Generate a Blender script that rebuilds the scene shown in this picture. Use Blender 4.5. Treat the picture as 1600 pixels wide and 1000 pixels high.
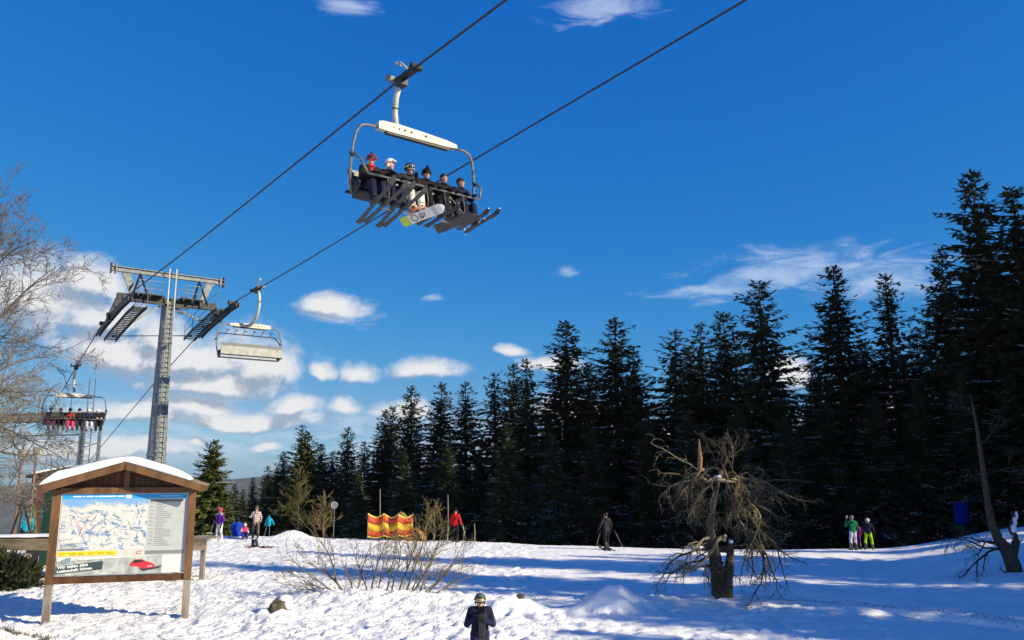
import bpy, bmesh, math, random
import numpy as np
from mathutils import Vector, Matrix, Euler

for o in list(bpy.data.objects): bpy.data.objects.remove(o)
scene = bpy.context.scene
COL = scene.collection
R = math.radians

# ------------------------------------------------------------------ camera
CAM_H = 3.9; FPX = 1290.0; PITCH = math.atan(225 / FPX)
cam = bpy.data.cameras.new('camera'); cam.sensor_width = 36.0; cam.lens = 36 * FPX / 1600
cam.clip_start = 0.1; cam.clip_end = 30000
camo = bpy.data.objects.new('camera', cam); COL.objects.link(camo)
camo.location = (0, 0, CAM_H); camo.rotation_euler = (R(90) + PITCH, 0, 0)
scene.camera = camo

def ray(x, y):
    a = (x - 800) / FPX; b = (500 - y) / FPX
    return np.array([a, math.cos(PITCH) - b * math.sin(PITCH), math.sin(PITCH) + b * math.cos(PITCH)])
def at(x, y, Y):                       # point of the place seen at (x, y) of the photograph, Y metres away
    r = ray(x, y); return np.array([0, 0, CAM_H]) + r * (Y / r[1])

# ------------------------------------------------------------------ sky
SUN_EL = 25.0
SUN_DIR = np.array([0.93, -0.367, 0.0]); SUN_DIR /= np.linalg.norm(SUN_DIR)
SUN_DIR = np.array([SUN_DIR[0] * math.cos(R(SUN_EL)), SUN_DIR[1] * math.cos(R(SUN_EL)), math.sin(R(SUN_EL))])
SKY_STRENGTH = 0.1
world = bpy.data.worlds.new('World'); scene.world = world; world.use_nodes = True
wt = world.node_tree; wt.nodes.clear()
def N(t, typ, **kw):
    n = t.nodes.new(typ)
    for k, v in kw.items(): setattr(n, k, v)
    return n
def mth(t, op, a, b=None, c=None, clamp=False):
    n = N(t, 'ShaderNodeMath', operation=op); n.use_clamp = clamp
    for i, v in enumerate((a, b, c)):
        if v is None: continue
        if isinstance(v, (int, float)): n.inputs[i].default_value = v
        else: t.links.new(v, n.inputs[i])
    return n.outputs[0]
def vmath(t, op, a, b=None):
    n = N(t, 'ShaderNodeVectorMath', operation=op)
    for i, v in enumerate((a, b)):
        if v is None: continue
        if isinstance(v, (tuple, list)): n.inputs[i].default_value = v
        else: t.links.new(v, n.inputs[i])
    return n
def smooth(t, v, lo, hi):
    n = N(t, 'ShaderNodeMapRange', interpolation_type='SMOOTHSTEP')
    t.links.new(v, n.inputs[0]); n.inputs[1].default_value = lo; n.inputs[2].default_value = hi
    return n.outputs[0]
def noise(t, vec, scale, detail=6, rough=0.55, dist=0.0):
    n = N(t, 'ShaderNodeTexNoise'); n.inputs['Scale'].default_value = scale
    n.inputs['Detail'].default_value = detail; n.inputs['Roughness'].default_value = rough
    n.inputs['Distortion'].default_value = dist
    if vec is not None: t.links.new(vec, n.inputs['Vector'])
    return n
def ae(x, y):
    r = ray(x, y); return math.atan2(r[0], r[1]), math.atan2(r[2], math.hypot(r[0], r[1]))
# cumulus: centre and half-size as seen from the slope (azimuth, elevation in radians)
CUM = [(40, 470, 125, 85), (130, 450, 70, 52), (165, 500, 70, 45), (-80, 430, 120, 70),
       (290, 562, 175, 58), (405, 580, 70, 50), (340, 600, 120, 34), (190, 555, 95, 50), (250, 530, 80, 40),
       (526, 488, 54, 30), (502, 583, 26, 17), (562, 587, 38, 21), (665, 584, 66, 24),
       (308, 633, 48, 26), (456, 632, 50, 24), (545, 638, 36, 21), (385, 655, 150, 22), (215, 650, 90, 26),
       (306, 688, 24, 11), (432, 694, 28, 12), (640, 640, 60, 20), (800, 553, 34, 16), (860, 575, 60, 20),
       (1236, 590, 40, 34), (1080, 690, 70, 26), (880, 640, 70, 26), (1330, 660, 90, 30), (150, 700, 150, 22)]
WISP = [(1250, 425, 230, 52), (1120, 455, 130, 22), (1380, 440, 120, 45), (940, 15, 120, 34), (1180, 430, 120, 40), (545, 8, 70, 16),
        (640, 660, 300, 26), (250, 700, 420, 60), (330, 650, 240, 40), (885, 425, 34, 12), (675, 465, 28, 10), (530, 490, 80, 30), (800, 700, 900, 40)]
def blob_field(t, vec, blobs, flat_base=1.0):
    out = None
    for (x, y, rx, ry) in blobs:
        az, el = ae(x, y)
        s = vmath(t, 'SUBTRACT', vec, (az, el, 0)).outputs[0]
        s = vmath(t, 'MULTIPLY', s, (FPX / rx, FPX / ry, 0)).outputs[0]
        s = vmath(t, 'MAXIMUM', s, vmath(t, 'MULTIPLY', s, (-1, -flat_base, 0)).outputs[0]).outputs[0]
        ln = vmath(t, 'LENGTH', s).outputs['Value']
        v = mth(t, 'SUBTRACT', 1.0, ln)
        out = v if out is None else mth(t, 'MAXIMUM', out, v)
    return out
def cloud_group():
    g = bpy.data.node_groups.new('cloud_density', 'ShaderNodeTree')
    g.interface.new_socket('Vector', in_out='INPUT', socket_type='NodeSocketVector')
    g.interface.new_socket('Cumulus', in_out='OUTPUT', socket_type='NodeSocketFloat')
    g.interface.new_socket('Raw', in_out='OUTPUT', socket_type='NodeSocketFloat')
    gi = N(g, 'NodeGroupInput'); go = N(g, 'NodeGroupOutput'); v = gi.outputs[0]
    w = noise(g, v, 9.0, 3, 0.5); wv = vmath(g, 'SUBTRACT', w.outputs['Color'], (0.5, 0.5, 0.5)).outputs[0]
    wv = vmath(g, 'MULTIPLY', wv, (0.075, 0.045, 0)).outputs[0]
    vv = vmath(g, 'ADD', v, wv).outputs[0]
    f = blob_field(g, vv, CUM, 1.7)
    # unseen cumulus round the rest of the horizon, cover raised to whiten shaded snow
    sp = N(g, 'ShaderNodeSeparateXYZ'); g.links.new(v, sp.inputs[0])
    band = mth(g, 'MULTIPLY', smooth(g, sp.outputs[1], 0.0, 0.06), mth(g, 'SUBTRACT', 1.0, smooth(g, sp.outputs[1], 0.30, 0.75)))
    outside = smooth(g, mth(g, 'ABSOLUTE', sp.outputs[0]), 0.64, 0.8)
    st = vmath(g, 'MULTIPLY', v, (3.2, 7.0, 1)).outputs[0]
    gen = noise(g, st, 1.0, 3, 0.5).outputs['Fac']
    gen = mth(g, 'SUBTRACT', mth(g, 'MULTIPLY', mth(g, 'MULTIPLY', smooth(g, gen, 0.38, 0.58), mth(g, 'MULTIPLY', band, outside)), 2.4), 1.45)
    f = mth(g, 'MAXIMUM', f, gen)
    n1 = noise(g, vmath(g, 'MULTIPLY', vv, (1.0, 1.25, 1)).outputs[0], 21, 7, 0.58).outputs['Fac']
    n1 = mth(g, 'ADD', n1, mth(g, 'MULTIPLY', mth(g, 'SUBTRACT', noise(g, vv, 75, 5, 0.6).outputs['Fac'], 0.5), 0.45))
    raw = mth(g, 'ADD', mth(g, 'MAXIMUM', f, -1.4), mth(g, 'MULTIPLY', mth(g, 'SUBTRACT', n1, 0.50), 1.35))
    g.links.new(smooth(g, raw, -0.18, 0.72), go.inputs[0]); g.links.new(raw, go.inputs[1])
    return g
tc = N(wt, 'ShaderNodeTexCoord'); sep = N(wt, 'ShaderNodeSeparateXYZ'); wt.links.new(tc.outputs['Generated'], sep.inputs[0])
azn = mth(wt, 'ARCTAN2', sep.outputs[0], sep.outputs[1])
eln = mth(wt, 'ARCSINE', sep.outputs[2])
cmb = N(wt, 'ShaderNodeCombineXYZ'); wt.links.new(azn, cmb.inputs[0]); wt.links.new(eln, cmb.inputs[1])
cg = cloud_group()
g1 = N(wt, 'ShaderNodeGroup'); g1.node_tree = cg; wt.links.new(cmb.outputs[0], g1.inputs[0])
off = vmath(wt, 'ADD', cmb.outputs[0], (0.012, 0.016, 0)).outputs[0]
g2 = N(wt, 'ShaderNodeGroup'); g2.node_tree = cg; wt.links.new(off, g2.inputs[0])
lit = smooth(wt, mth(wt, 'SUBTRACT', g1.outputs['Raw'], g2.outputs['Raw']), -0.30, 0.26)
wf = blob_field(wt, cmb.outputs[0], WISP)
wn = noise(wt, vmath(wt, 'MULTIPLY', cmb.outputs[0], (1.0, 3.4, 1)).outputs[0], 13, 8, 0.62, 0.8).outputs['Fac']
wisp = mth(wt, 'MULTIPLY', smooth(wt, mth(wt, 'ADD', wf, mth(wt, 'MULTIPLY', mth(wt, 'SUBTRACT', wn, 0.55), 2.6)), 0.0, 1.0), 0.62)
sky = N(wt, 'ShaderNodeTexSky', sky_type='NISHITA'); sky.sun_disc = False
sky.sun_elevation = R(SUN_EL); sky.sun_rotation = math.atan2(SUN_DIR[0], SUN_DIR[1])
sky.altitude = 800; sky.air_density = 1.0; sky.dust_density = 0.0; sky.ozone_density = 3.0
# the deep, saturated rendition of the photograph: one response curve per channel, the same in every direction
ssp = N(wt, 'ShaderNodeSeparateColor'); wt.links.new(sky.outputs[0], ssp.inputs[0])
scb = N(wt, 'ShaderNodeCombineColor')
for i_, (gn, pw) in enumerate(((0.0085, 1.80), (0.070, 0.75), (0.255, 0.30))):
    wt.links.new(mth(wt, 'MINIMUM', mth(wt, 'MULTIPLY', mth(wt, 'POWER', ssp.outputs[i_], pw), gn / SKY_STRENGTH), (0.15, 0.34, 0.52)[i_] / SKY_STRENGTH), scb.inputs[i_])
def cmix(t, fac, a, b):
    n = N(t, 'ShaderNodeMix', data_type='RGBA')
    if isinstance(fac, (int, float)): n.inputs[0].default_value = fac
    else: t.links.new(fac, n.inputs[0])
    for i, v in ((6, a), (7, b)):
        if isinstance(v, (tuple, list)): n.inputs[i].default_value = (v[0], v[1], v[2], 1)
        else: t.links.new(v, n.inputs[i])
    return n.outputs[2]
K = 1.0 / SKY_STRENGTH
CL_LIT = 0.56; CL_GREY = 0.27
cl = cmix(wt, lit, (CL_GREY * K * 0.90, CL_GREY * K * 1.02, CL_GREY * K * 1.25), (CL_LIT * K, CL_LIT * K, CL_LIT * K * 1.0))
c1 = cmix(wt, wisp, scb.outputs[0], (0.40 * K, 0.47 * K, 0.60 * K))
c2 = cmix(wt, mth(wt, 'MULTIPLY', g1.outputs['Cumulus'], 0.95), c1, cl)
bg = N(wt, 'ShaderNodeBackground'); bg.inputs['Strength'].default_value = SKY_STRENGTH
wt.links.new(c2, bg.inputs['Color'])
wo = N(wt, 'ShaderNodeOutputWorld'); wt.links.new(bg.outputs[0], wo.inputs[0])

# ------------------------------------------------------------------ sun, exposure
sun = bpy.data.lights.new('sun', 'SUN'); sun.energy = 4.9; sun.angle = R(0.5); sun.color = (1.0, 0.86, 0.59)
suno = bpy.data.objects.new('sun', sun); COL.objects.link(suno)
suno.rotation_euler = Vector(-SUN_DIR).to_track_quat('-Z', 'Y').to_euler(); suno.location = (60, -20, 60)
scene.view_settings.view_transform = 'Standard'; scene.view_settings.look = 'None'
scene.view_settings.exposure = 0.62; scene.view_settings.gamma = 1.0; scene.view_settings.use_curve_mapping = False

# ------------------------------------------------------------------ helpers
def tag(o, label=None, cat=None, group=None, kind=None):
    if label: o['label'] = label
    if cat: o['category'] = cat
    if group: o['group'] = group
    if kind: o['kind'] = kind
    return o
def empty(name, loc=(0, 0, 0), rz=0.0, label=None, cat=None, group=None):
    o = bpy.data.objects.new(name, None); COL.objects.link(o)
    o.location = loc; o.rotation_euler = (0, 0, rz); o.empty_display_size = 0.2
    return tag(o, label, cat, group)
def frame_to(p0, p1):
    a = np.asarray(p1, float) - np.asarray(p0, float); L = np.linalg.norm(a); a = a / max(L, 1e-9)
    h = np.array([0, 0, 1.0]) if abs(a[2]) < 0.95 else np.array([1.0, 0, 0])
    s = np.cross(h, a); s /= np.linalg.norm(s); t = np.cross(a, s)
    return a, s, t, L
class MB:
    def __init__(s): s.v = []; s.f = []; s.m = []; s.mi = 0
    def add(s, v, f, mi=None):
        b = len(s.v); s.v += [tuple(map(float, p)) for p in v]
        s.f += [tuple(i + b for i in q) for q in f]; s.m += [s.mi if mi is None else mi] * len(f)
    def box(s, c, d, rot=None, mi=None, taper=None):
        c = np.asarray(c, float); x, y, z = np.asarray(d, float) / 2
        P = np.array([(-x, -y, -z), (x, -y, -z), (x, y, -z), (-x, y, -z), (-x, -y, z), (x, -y, z), (x, y, z), (-x, y, z)])
        if rot is not None: P = P @ np.array(rot.to_3x3() if isinstance(rot, Matrix) else rot).T
        s.add(P + c, [(0, 3, 2, 1), (4, 5, 6, 7), (0, 1, 5, 4), (1, 2, 6, 5), (2, 3, 7, 6), (3, 0, 4, 7)], mi)
    def bar(s, p0, p1, w, h, mi=None):           # rectangular bar from p0 to p1
        a, q, t, L = frame_to(p0, p1); p0 = np.asarray(p0, float); p1 = np.asarray(p1, float)
        P = [p + q * i * w / 2 + t * j * h / 2 for p in (p0, p1) for i, j in ((-1, -1), (1, -1), (1, 1), (-1, 1))]
        s.add(P, [(0, 3, 2, 1), (4, 5, 6, 7), (0, 1, 5, 4), (1, 2, 6, 5), (2, 3, 7, 6), (3, 0, 4, 7)], mi)
    def tube(s, pts, r, n=8, mi=None, cap=True):
        pts = np.asarray(pts, float); k = len(pts)
        r = np.full(k, r, float) if np.isscalar(r) else np.asarray(r, float)
        d = np.gradient(pts, axis=0); d /= np.maximum(np.linalg.norm(d, axis=1)[:, None], 1e-9)
        h = np.array([0, 0, 1.0]) if abs(d[0][2]) < 0.9 else np.array([1.0, 0, 0])
        u = np.cross(h, d[0]); u /= np.linalg.norm(u)
        V = []; an = np.arange(n) * 2 * math.pi / n
        for i in range(k):
            u = u - d[i] * (u @ d[i]); u /= max(np.linalg.norm(u), 1e-9); w = np.cross(d[i], u)
            V.append(pts[i] + r[i] * (np.cos(an)[:, None] * u + np.sin(an)[:, None] * w))
        V = np.concatenate(V); F = []
        for i in range(k - 1):
            for j in range(n):
                F.append((i * n + j, i * n + (j + 1) % n, (i + 1) * n + (j + 1) % n, (i + 1) * n + j))
        if cap: F += [tuple(range(n - 1, -1, -1)), tuple((k - 1) * n + j for j in range(n))]
        s.add(V, F, mi)
    def cyl(s, p0, p1, r0, r1=None, n=10, mi=None): s.tube([p0, p1], [r0, r0 if r1 is None else r1], n, mi)
    def ell(s, c, r, nu=12, nv=8, rot=None, mi=None, v0=0.0, v1=1.0):
        c = np.asarray(c, float); r = np.asarray(r, float) if not np.isscalar(r) else np.full(3, r, float)
        V = []; F = []
        for i in range(nv + 1):
            th = math.pi * (v0 + (v1 - v0) * i / nv)
            for j in range(nu):
                ph = 2 * math.pi * j / nu
                V.append((math.sin(th) * math.cos(ph), math.sin(th) * math.sin(ph), math.cos(th)))
        V = np.array(V) * r
        if rot is not None: V = V @ np.array(rot.to_3x3() if isinstance(rot, Matrix) else rot).T
        for i in range(nv):
            for j in range(nu): F.append((i * nu + j, (i + 1) * nu + j, (i + 1) * nu + (j + 1) % nu, i * nu + (j + 1) % nu))
        s.add(V + c, F, mi)
    def capsule(s, p0, r0, p1, r1, n=10, mi=None):
        a, q, t, L = frame_to(p0, p1); p0 = np.asarray(p0, float); p1 = np.asarray(p1, float)
        pts = []; rr = []
        for th in (90, 60, 30, 0): pts.append(p0 - a * r0 * math.sin(R(th))); rr.append(max(r0 * math.cos(R(th)), 1e-3))
        for th in (0, 30, 60, 90): pts.append(p1 + a * r1 * math.sin(R(th))); rr.append(max(r1 * math.cos(R(th)), 1e-3))
        an = np.arange(n) * 2 * math.pi / n
        V = np.concatenate([p + x * (np.cos(an)[:, None] * q + np.sin(an)[:, None] * t) for p, x in zip(pts, rr)])
        F = [(i * n + j, i * n + (j + 1) % n, (i + 1) * n + (j + 1) % n, (i + 1) * n + j) for i in range(7) for j in range(n)]
        F += [tuple(range(n - 1, -1, -1)), tuple(7 * n + j for j in range(n))]
        s.add(V, F, mi)
    def prism(s, outline, z0, z1, axis='y', mi=None):    # outline of (a, b); axis = extrusion direction
        n = len(outline); V = []
        for z in (z0, z1):
            for a, b in outline: V.append({'y': (a, z, b), 'z': (a, b, z), 'x': (z, a, b)}[axis])
        F = [tuple(range(n)), tuple(range(2 * n - 1, n - 1, -1))] + [(i, n + i, n + (i + 1) % n, (i + 1) % n) for i in range(n)]
        s.add(V, F, mi)
    def mesh(s, name, mats, smooth_=False):
        me = bpy.data.meshes.new(name); me.from_pydata(s.v, [], s.f)
        for m in (mats if isinstance(mats, (list, tuple)) else [mats]): me.materials.append(m)
        me.polygons.foreach_set('material_index', s.m)
        if smooth_: me.polygons.foreach_set('use_smooth', [True] * len(s.f))
        me.validate(); me.update()
        b = bmesh.new(); b.from_mesh(me); bmesh.ops.recalc_face_normals(b, faces=b.faces); b.to_mesh(me); b.free()
        return me
    def build(s, name, mats, parent=None, smooth_=False, loc=None, rz=None):
        o = bpy.data.objects.new(name, s.mesh(name, mats, smooth_)); COL.objects.link(o)
        if parent is not None: o.parent = parent
        if loc is not None: o.location = loc
        if rz is not None: o.rotation_euler = (0, 0, rz)
        return o
def fast_mesh(name, V, F4, mats, smooth_=False, mi=None):     # numpy arrays, quads or triangles only
    me = bpy.data.meshes.new(name); V = np.asarray(V, np.float32); F4 = np.asarray(F4, np.int32)
    n, k = F4.shape
    me.vertices.add(len(V)); me.vertices.foreach_set('co', V.ravel())
    me.loops.add(n * k); me.loops.foreach_set('vertex_index', F4.ravel())
    me.polygons.add(n); me.polygons.foreach_set('loop_start', np.arange(0, n * k, k, dtype=np.int32))
    me.polygons.foreach_set('loop_total', np.full(n, k, np.int32))
    if smooth_: me.polygons.foreach_set('use_smooth', np.ones(n, bool))
    if mi is not None: me.polygons.foreach_set('material_index', np.asarray(mi, np.int32))
    for m in (mats if isinstance(mats, (list, tuple)) else [mats]): me.materials.append(m)
    me.update(calc_edges=True); me.validate()
    return me
def put(name, me, parent=None, loc=None, rot=None):
    o = bpy.data.objects.new(name, me); COL.objects.link(o)
    if parent is not None: o.parent = parent
    if loc is not None: o.location = loc
    if rot is not None: o.rotation_euler = rot
    return o
MATS = {}
def mat(name, col, rough=0.6, var=0.15, scale=8.0, bump=0.0, bscale=40.0, metal=0.0, col2=None, spec=0.4, stretch=None, detail=5):
    if name in MATS: return MATS[name]
    m = bpy.data.materials.new(name); m.use_nodes = True; t = m.node_tree
    b = t.nodes['Principled BSDF']; b.inputs['Roughness'].default_value = rough; b.inputs['Metallic'].default_value = metal
    b.inputs['Specular IOR Level'].default_value = spec
    co = N(t, 'ShaderNodeTexCoord').outputs['Object']
    if stretch: co = vmath(t, 'MULTIPLY', co, stretch).outputs[0]
    n = noise(t, co, scale, detail, 0.6)
    c2 = col2 if col2 else tuple(max(0, c * (1 - 2 * var)) for c in col)
    c1_ = col if col2 else tuple(min(1, c * (1 + var)) for c in col)
    fac = smooth(t, n.outputs['Fac'], 0.32, 0.68)
    t.links.new(cmix(t, fac, c2, c1_), b.inputs['Base Color'])
    rr = N(t, 'ShaderNodeMapRange'); t.links.new(n.outputs['Fac'], rr.inputs[0])
    rr.inputs[3].default_value = max(0.05, rough - 0.12); rr.inputs[4].default_value = min(1, rough + 0.12)
    t.links.new(rr.outputs[0], b.inputs['Roughness'])
    if bump > 0:
        bn = noise(t, co, bscale, 5, 0.6); bu = N(t, 'ShaderNodeBump'); bu.inputs['Strength'].default_value = bump
        bu.inputs['Distance'].default_value = 0.02
        t.links.new(bn.outputs['Fac'], bu.inputs['Height']); t.links.new(bu.outputs[0], b.inputs['Normal'])
    MATS[name] = m
    return m
def copy_tree(o, parent=None):
    c = o.copy(); COL.objects.link(c)
    if parent is not None: c.parent = parent
    for ch in list(o.children): copy_tree(ch, c)
    return c
# value noise for the terrain
_h = np.random.RandomState(5).rand(256, 256)
def vnoise(x, y):
    xi = np.floor(x).astype(int); yi = np.floor(y).astype(int); fx = x - xi; fy = y - yi
    fx = fx * fx * (3 - 2 * fx); fy = fy * fy * (3 - 2 * fy); g = lambda i, j: _h[i & 255, j & 255]
    return (g(xi, yi) * (1 - fx) + g(xi + 1, yi) * fx) * (1 - fy) + (g(xi, yi + 1) * (1 - fx) + g(xi + 1, yi + 1) * fx) * fy
def fbm(x, y, o=4):
    s = 0; a = 0.5
    for i in range(o): s = s + a * (vnoise(x + 17.3 * i, y - 9.1 * i) - 0.5); x = x * 2.03; y = y * 2.03; a *= 0.5
    return s
def sstep(x, a, b):
    t = np.clip((x - a) / (b - a), 0, 1); return t * t * (3 - 2 * t)

# ------------------------------------------------------------------ materials
def snow_ground_material():
    m = mat('snow_ground', (0.86, 0.865, 0.87), 0.75, 0.03, 1.2, spec=0.2); t = m.node_tree; b = t.nodes['Principled BSDF']
    co = N(t, 'ShaderNodeTexCoord').outputs['Object']
    h1 = mth(t, 'MULTIPLY', noise(t, co, 3.2, 4, .6, .6).outputs['Fac'], 0.13); h2 = mth(t, 'MULTIPLY', noise(t, co, 11.0, 4, .65).outputs['Fac'], 0.07)
    v = N(t, 'ShaderNodeTexVoronoi'); v.inputs['Scale'].default_value = 4.5; t.links.new(co, v.inputs['Vector'])
    pit = mth(t, 'MULTIPLY', smooth(t, v.outputs['Distance'], 0.0, 0.42), 0.035)
    bu = N(t, 'ShaderNodeBump'); bu.inputs['Strength'].default_value = 0.8; bu.inputs['Distance'].default_value = 1.0
    sx_ = N(t, 'ShaderNodeSeparateXYZ'); t.links.new(co, sx_.inputs[0])
    tr_ = smooth(t, mth(t, 'ADD', mth(t, 'MULTIPLY', sx_.outputs[0], -1.0), mth(t, 'MULTIPLY', mth(t, 'SUBTRACT', noise(t, co, 0.3, 3, .5).outputs['Fac'], .5), 14.0)), -3.0, 4.0)
    rough_ = mth(t, 'ADD', 0.30, mth(t, 'MULTIPLY', tr_, 0.55))
    t.links.new(mth(t, 'MULTIPLY', rough_, mth(t, 'ADD', mth(t, 'ADD', h1, h2), pit)), bu.inputs['Height']); t.links.new(bu.outputs[0], b.inputs['Normal'])
    return m
M_SNOWG = snow_ground_material()
M_SNOW = mat('snow_cap', (0.88, 0.89, 0.91), 0.7, 0.02, 3, 0.25, 14, spec=0.2)
M_BARK = mat('bark_dark', (0.075, 0.058, 0.042), 0.9, 0.3, 14, 0.8, 60)
M_TWIG = mat('twig_olive', (0.17, 0.135, 0.06), 0.8, 0.25, 12, 0.3, 60)
M_TWIGG = mat('twig_grey', (0.16, 0.125, 0.095), 0.85, 0.25, 9, 0.3, 60)
M_STEEL = mat('galvanised_steel', (0.165, 0.185, 0.205), 0.55, 0.2, 5, 0.1, 60, metal=0.2)
M_STEELD = mat('dark_steel', (0.028, 0.031, 0.036), 0.55, 0.2, 8, 0.1, 60, metal=0.3)
M_RUB = mat('black_rubber', (0.012, 0.012, 0.014), 0.7, 0.2, 20)
M_ROPE = mat('steel_rope', (0.035, 0.022, 0.035), 0.6, 0.2, 60, 0.3, 300)
M_PAINTW = mat('white_paint', (0.50, 0.50, 0.45), 0.5, 0.06, 3, 0.05, 40, col2=(0.33, 0.33, 0.29))
M_WOOD = mat('stained_wood', (0.135, 0.066, 0.028), 0.65, 0.2, 5, 0.3, 40, stretch=(1, 1, 0.25))
M_WOODD = mat('gable_boards', (0.085, 0.033, 0.012), 0.7, 0.2, 5, 0.3, 40, stretch=(1, 1, 0.25))
M_WOODG = mat('weathered_wood', (0.25, 0.20, 0.14), 0.8, 0.25, 4, 0.4, 40, stretch=(0.3, 1, 1))
M_POSTG = mat('bare_grey_post', (0.24, 0.21, 0.18), 0.8, 0.2, 5, 0.4, 40, stretch=(1, 1, 0.25))
M_NEEDLE = mat('spruce_needles', (0.036, 0.050, 0.022), 0.75, 0.3, 1.2, spec=0.15)
M_NEEDLEL = mat('young_spruce_needles', (0.085, 0.105, 0.028), 0.75, 0.3, 1.6, spec=0.15)
for m_ in (M_NEEDLE, M_NEEDLEL):                              # every tree its own shade of green
    t_ = m_.node_tree; b_ = t_.nodes['Principled BSDF']; src = b_.inputs['Base Color'].links[0].from_socket
    oi = N(t_, 'ShaderNodeObjectInfo'); h_ = N(t_, 'ShaderNodeHueSaturation'); t_.links.new(src, h_.inputs['Color'])
    t_.links.new(mth(t_, 'ADD', 0.75, mth(t_, 'MULTIPLY', oi.outputs['Random'], 0.55)), h_.inputs['Value']); t_.links.new(mth(t_, 'ADD', 0.485, mth(t_, 'MULTIPLY', oi.outputs['Random'], 0.035)), h_.inputs['Hue'])
    t_.links.new(h_.outputs[0], b_.inputs['Base Color'])
M_SPRBARK = mat('spruce_bark', (0.05, 0.038, 0.03), 0.9, 0.3, 6, 0.6, 40)
M_ROCK = mat('dark_rock', (0.09, 0.08, 0.055), 0.9, 0.35, 5, 0.8, 18)
# ------------------------------------------------------------------ terrain
EA = np.array([-2, -0.6, -0.346, -0.226, -0.0375, 0.113, 0.30, 0.45, 0.6, 2]); EY = np.array([50, 49, 47.8, 46.6, 44.2, 41.2, 40, 41, 42, 46])
HEAPS = [(2.72, 23.3, 0.62, 0.85, 0.6), (3.6, 23.9, 0.25, 1.0, 0.6), (0.05, 23.4, 0.36, 0.75, 0.5), (-0.9, 23.0, 0.12, 0.8, 0.5), (-4.0, 24.6, 0.30, 3.0, 1.3), (-12.2, 18.9, 0.55, 1.1, 0.9),
         (-11.9, 46.2, 0.45, 0.9, 0.7), (-6.1, 22.6, 0.10, 0.9, 0.6), (5.9, 24.4, 0.22, 1.7, 1.0), (-12.5, 25.5, 0.25, 2.0, 1.0), (8.8, 23.0, 0.12, 2.2, 0.5)]
def gz(x, y):
    x = np.asarray(x, float); y = np.asarray(y, float); a = x / np.maximum(y, 4.0)
    E = np.interp(a, EA, EY); t = y - E
    k = 1.3; sp = np.where(t > 30, t, k * np.log1p(np.exp(np.clip(t / k, -40, 40))))
    z = -0.13 * sp - 0.02 * np.maximum(t - 60, 0)
    z = np.maximum(z, -330 + 0 * z)
    s = (x - 8.47) * 0.75 + (y - 24.8) * 0.66
    z = z + 0.16 * sstep(s, 0, 1.0) * sstep(x, 6, 9) * (1 - sstep(y, 28, 36)) + 1.05 * sstep(a, 0.42, 0.64) * sstep(y, 22, 37) * (1 - sstep(y, 60, 120))
    for (hx, hy, h, rx, ry) in HEAPS:
        q = ((x - hx) / rx) ** 2 + ((y - hy) / ry) ** 2
        z = z + h * np.exp(-q * 1.1)
    z = z - 0.10 * (1 - sstep(y, 16.8, 19.2))
    z = z + 0.16 * fbm(x * 0.22, y * 0.3, 2) * (1 - sstep(y, 60, 80))
    return z
def gzf(x, y): return float(gz(x, y))
def axis_pts(lo, hi, step, far, grow=1.22):
    c = np.arange(lo, hi + 1e-6, step); out = [c]
    s = step; p = hi; up = []
    while p < far: s = min(s * grow, far / 12); p += s; up.append(p)
    s = step; p = lo; dn = []
    while p > -far: s = min(s * grow, far / 12); p -= s; dn.append(p)
    return np.concatenate([np.array(dn[::-1]), c, np.array(up)])
gx = axis_pts(-16.5, 18.5, 0.105, 9000)
ys = [np.arange(16, 33, 0.095), np.arange(33, 50, 0.19)]
p = 50; s_ = 0.25; up = []
while p < 9000: s_ = min(s_ * 1.18, 700); p += s_; up.append(p)
p = 16; s_ = 0.2; dn = []
while p > -60: s_ = s_ * 1.25; p -= s_; dn.append(p)
gy = np.concatenate([np.array(dn[::-1])] + ys + [np.array(up)])
GX, GY = np.meshgrid(gx, gy); GZ = gz(GX, GY)
rs0 = np.random.RandomState(2)
near = (1 - sstep(GY, 44, 60)) * sstep(GY, 12, 16)
rgh = 0.55 + 0.9 * sstep(-GX, -4, 6)                         # trampled on the left, smoother to the right
GZ += near * (0.05 * fbm(GX * 0.9, GY * 0.9, 3) * rgh + 0.055 * fbm(GX * 2.9, GY * 2.9, 4) * rgh + 0.03 * (rs0.rand(*GX.shape) - .5) * rgh)
rs = np.random.RandomState(11)
def dent(x, y, rx, ry, ang, dep, rim=0.35):
    ix0, ix1 = np.searchsorted(gx, (x - 0.5, x + 0.5)); iy0, iy1 = np.searchsorted(gy, (y - 0.5, y + 0.5))
    sx = GX[iy0:iy1, ix0:ix1] - x; sy = GY[iy0:iy1, ix0:ix1] - y
    u = (sx * math.cos(ang) + sy * math.sin(ang)) / rx; w = (-sx * math.sin(ang) + sy * math.cos(ang)) / ry
    q = u * u + w * w
    GZ[iy0:iy1, ix0:ix1] += dep * (-np.exp(-q) + rim * q * np.exp(-q * 0.75))
for i in range(5200):                                        # footprints and kicked-up lumps
    y = 18 + 28 * rs.rand() ** 1.5; x = rs.uniform(-0.66 * y, -0.02 * y + 1.5)
    if rs.rand() < 0.12: x = rs.uniform(-2, 9); y = rs.uniform(18, 25)
    dent(x, y, rs.uniform(.07, .13), rs.uniform(.10, .22), rs.uniform(0, 3.1), rs.uniform(.04, .10) * (1 if rs.rand() < .75 else -.8))
for i in range(26):                                          # ski tracks on the slope
    y0 = rs.uniform(27, 43); x0 = rs.uniform(-14, 8); an = rs.uniform(-0.25, 0.25); L = rs.uniform(3, 9)
    for k in np.arange(0, L, 0.16): dent(x0 + k * math.cos(an), y0 + k * math.sin(an) + 0.15 * math.sin(k * .5), 0.2, 0.09, an, 0.035, 0.5)
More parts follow.
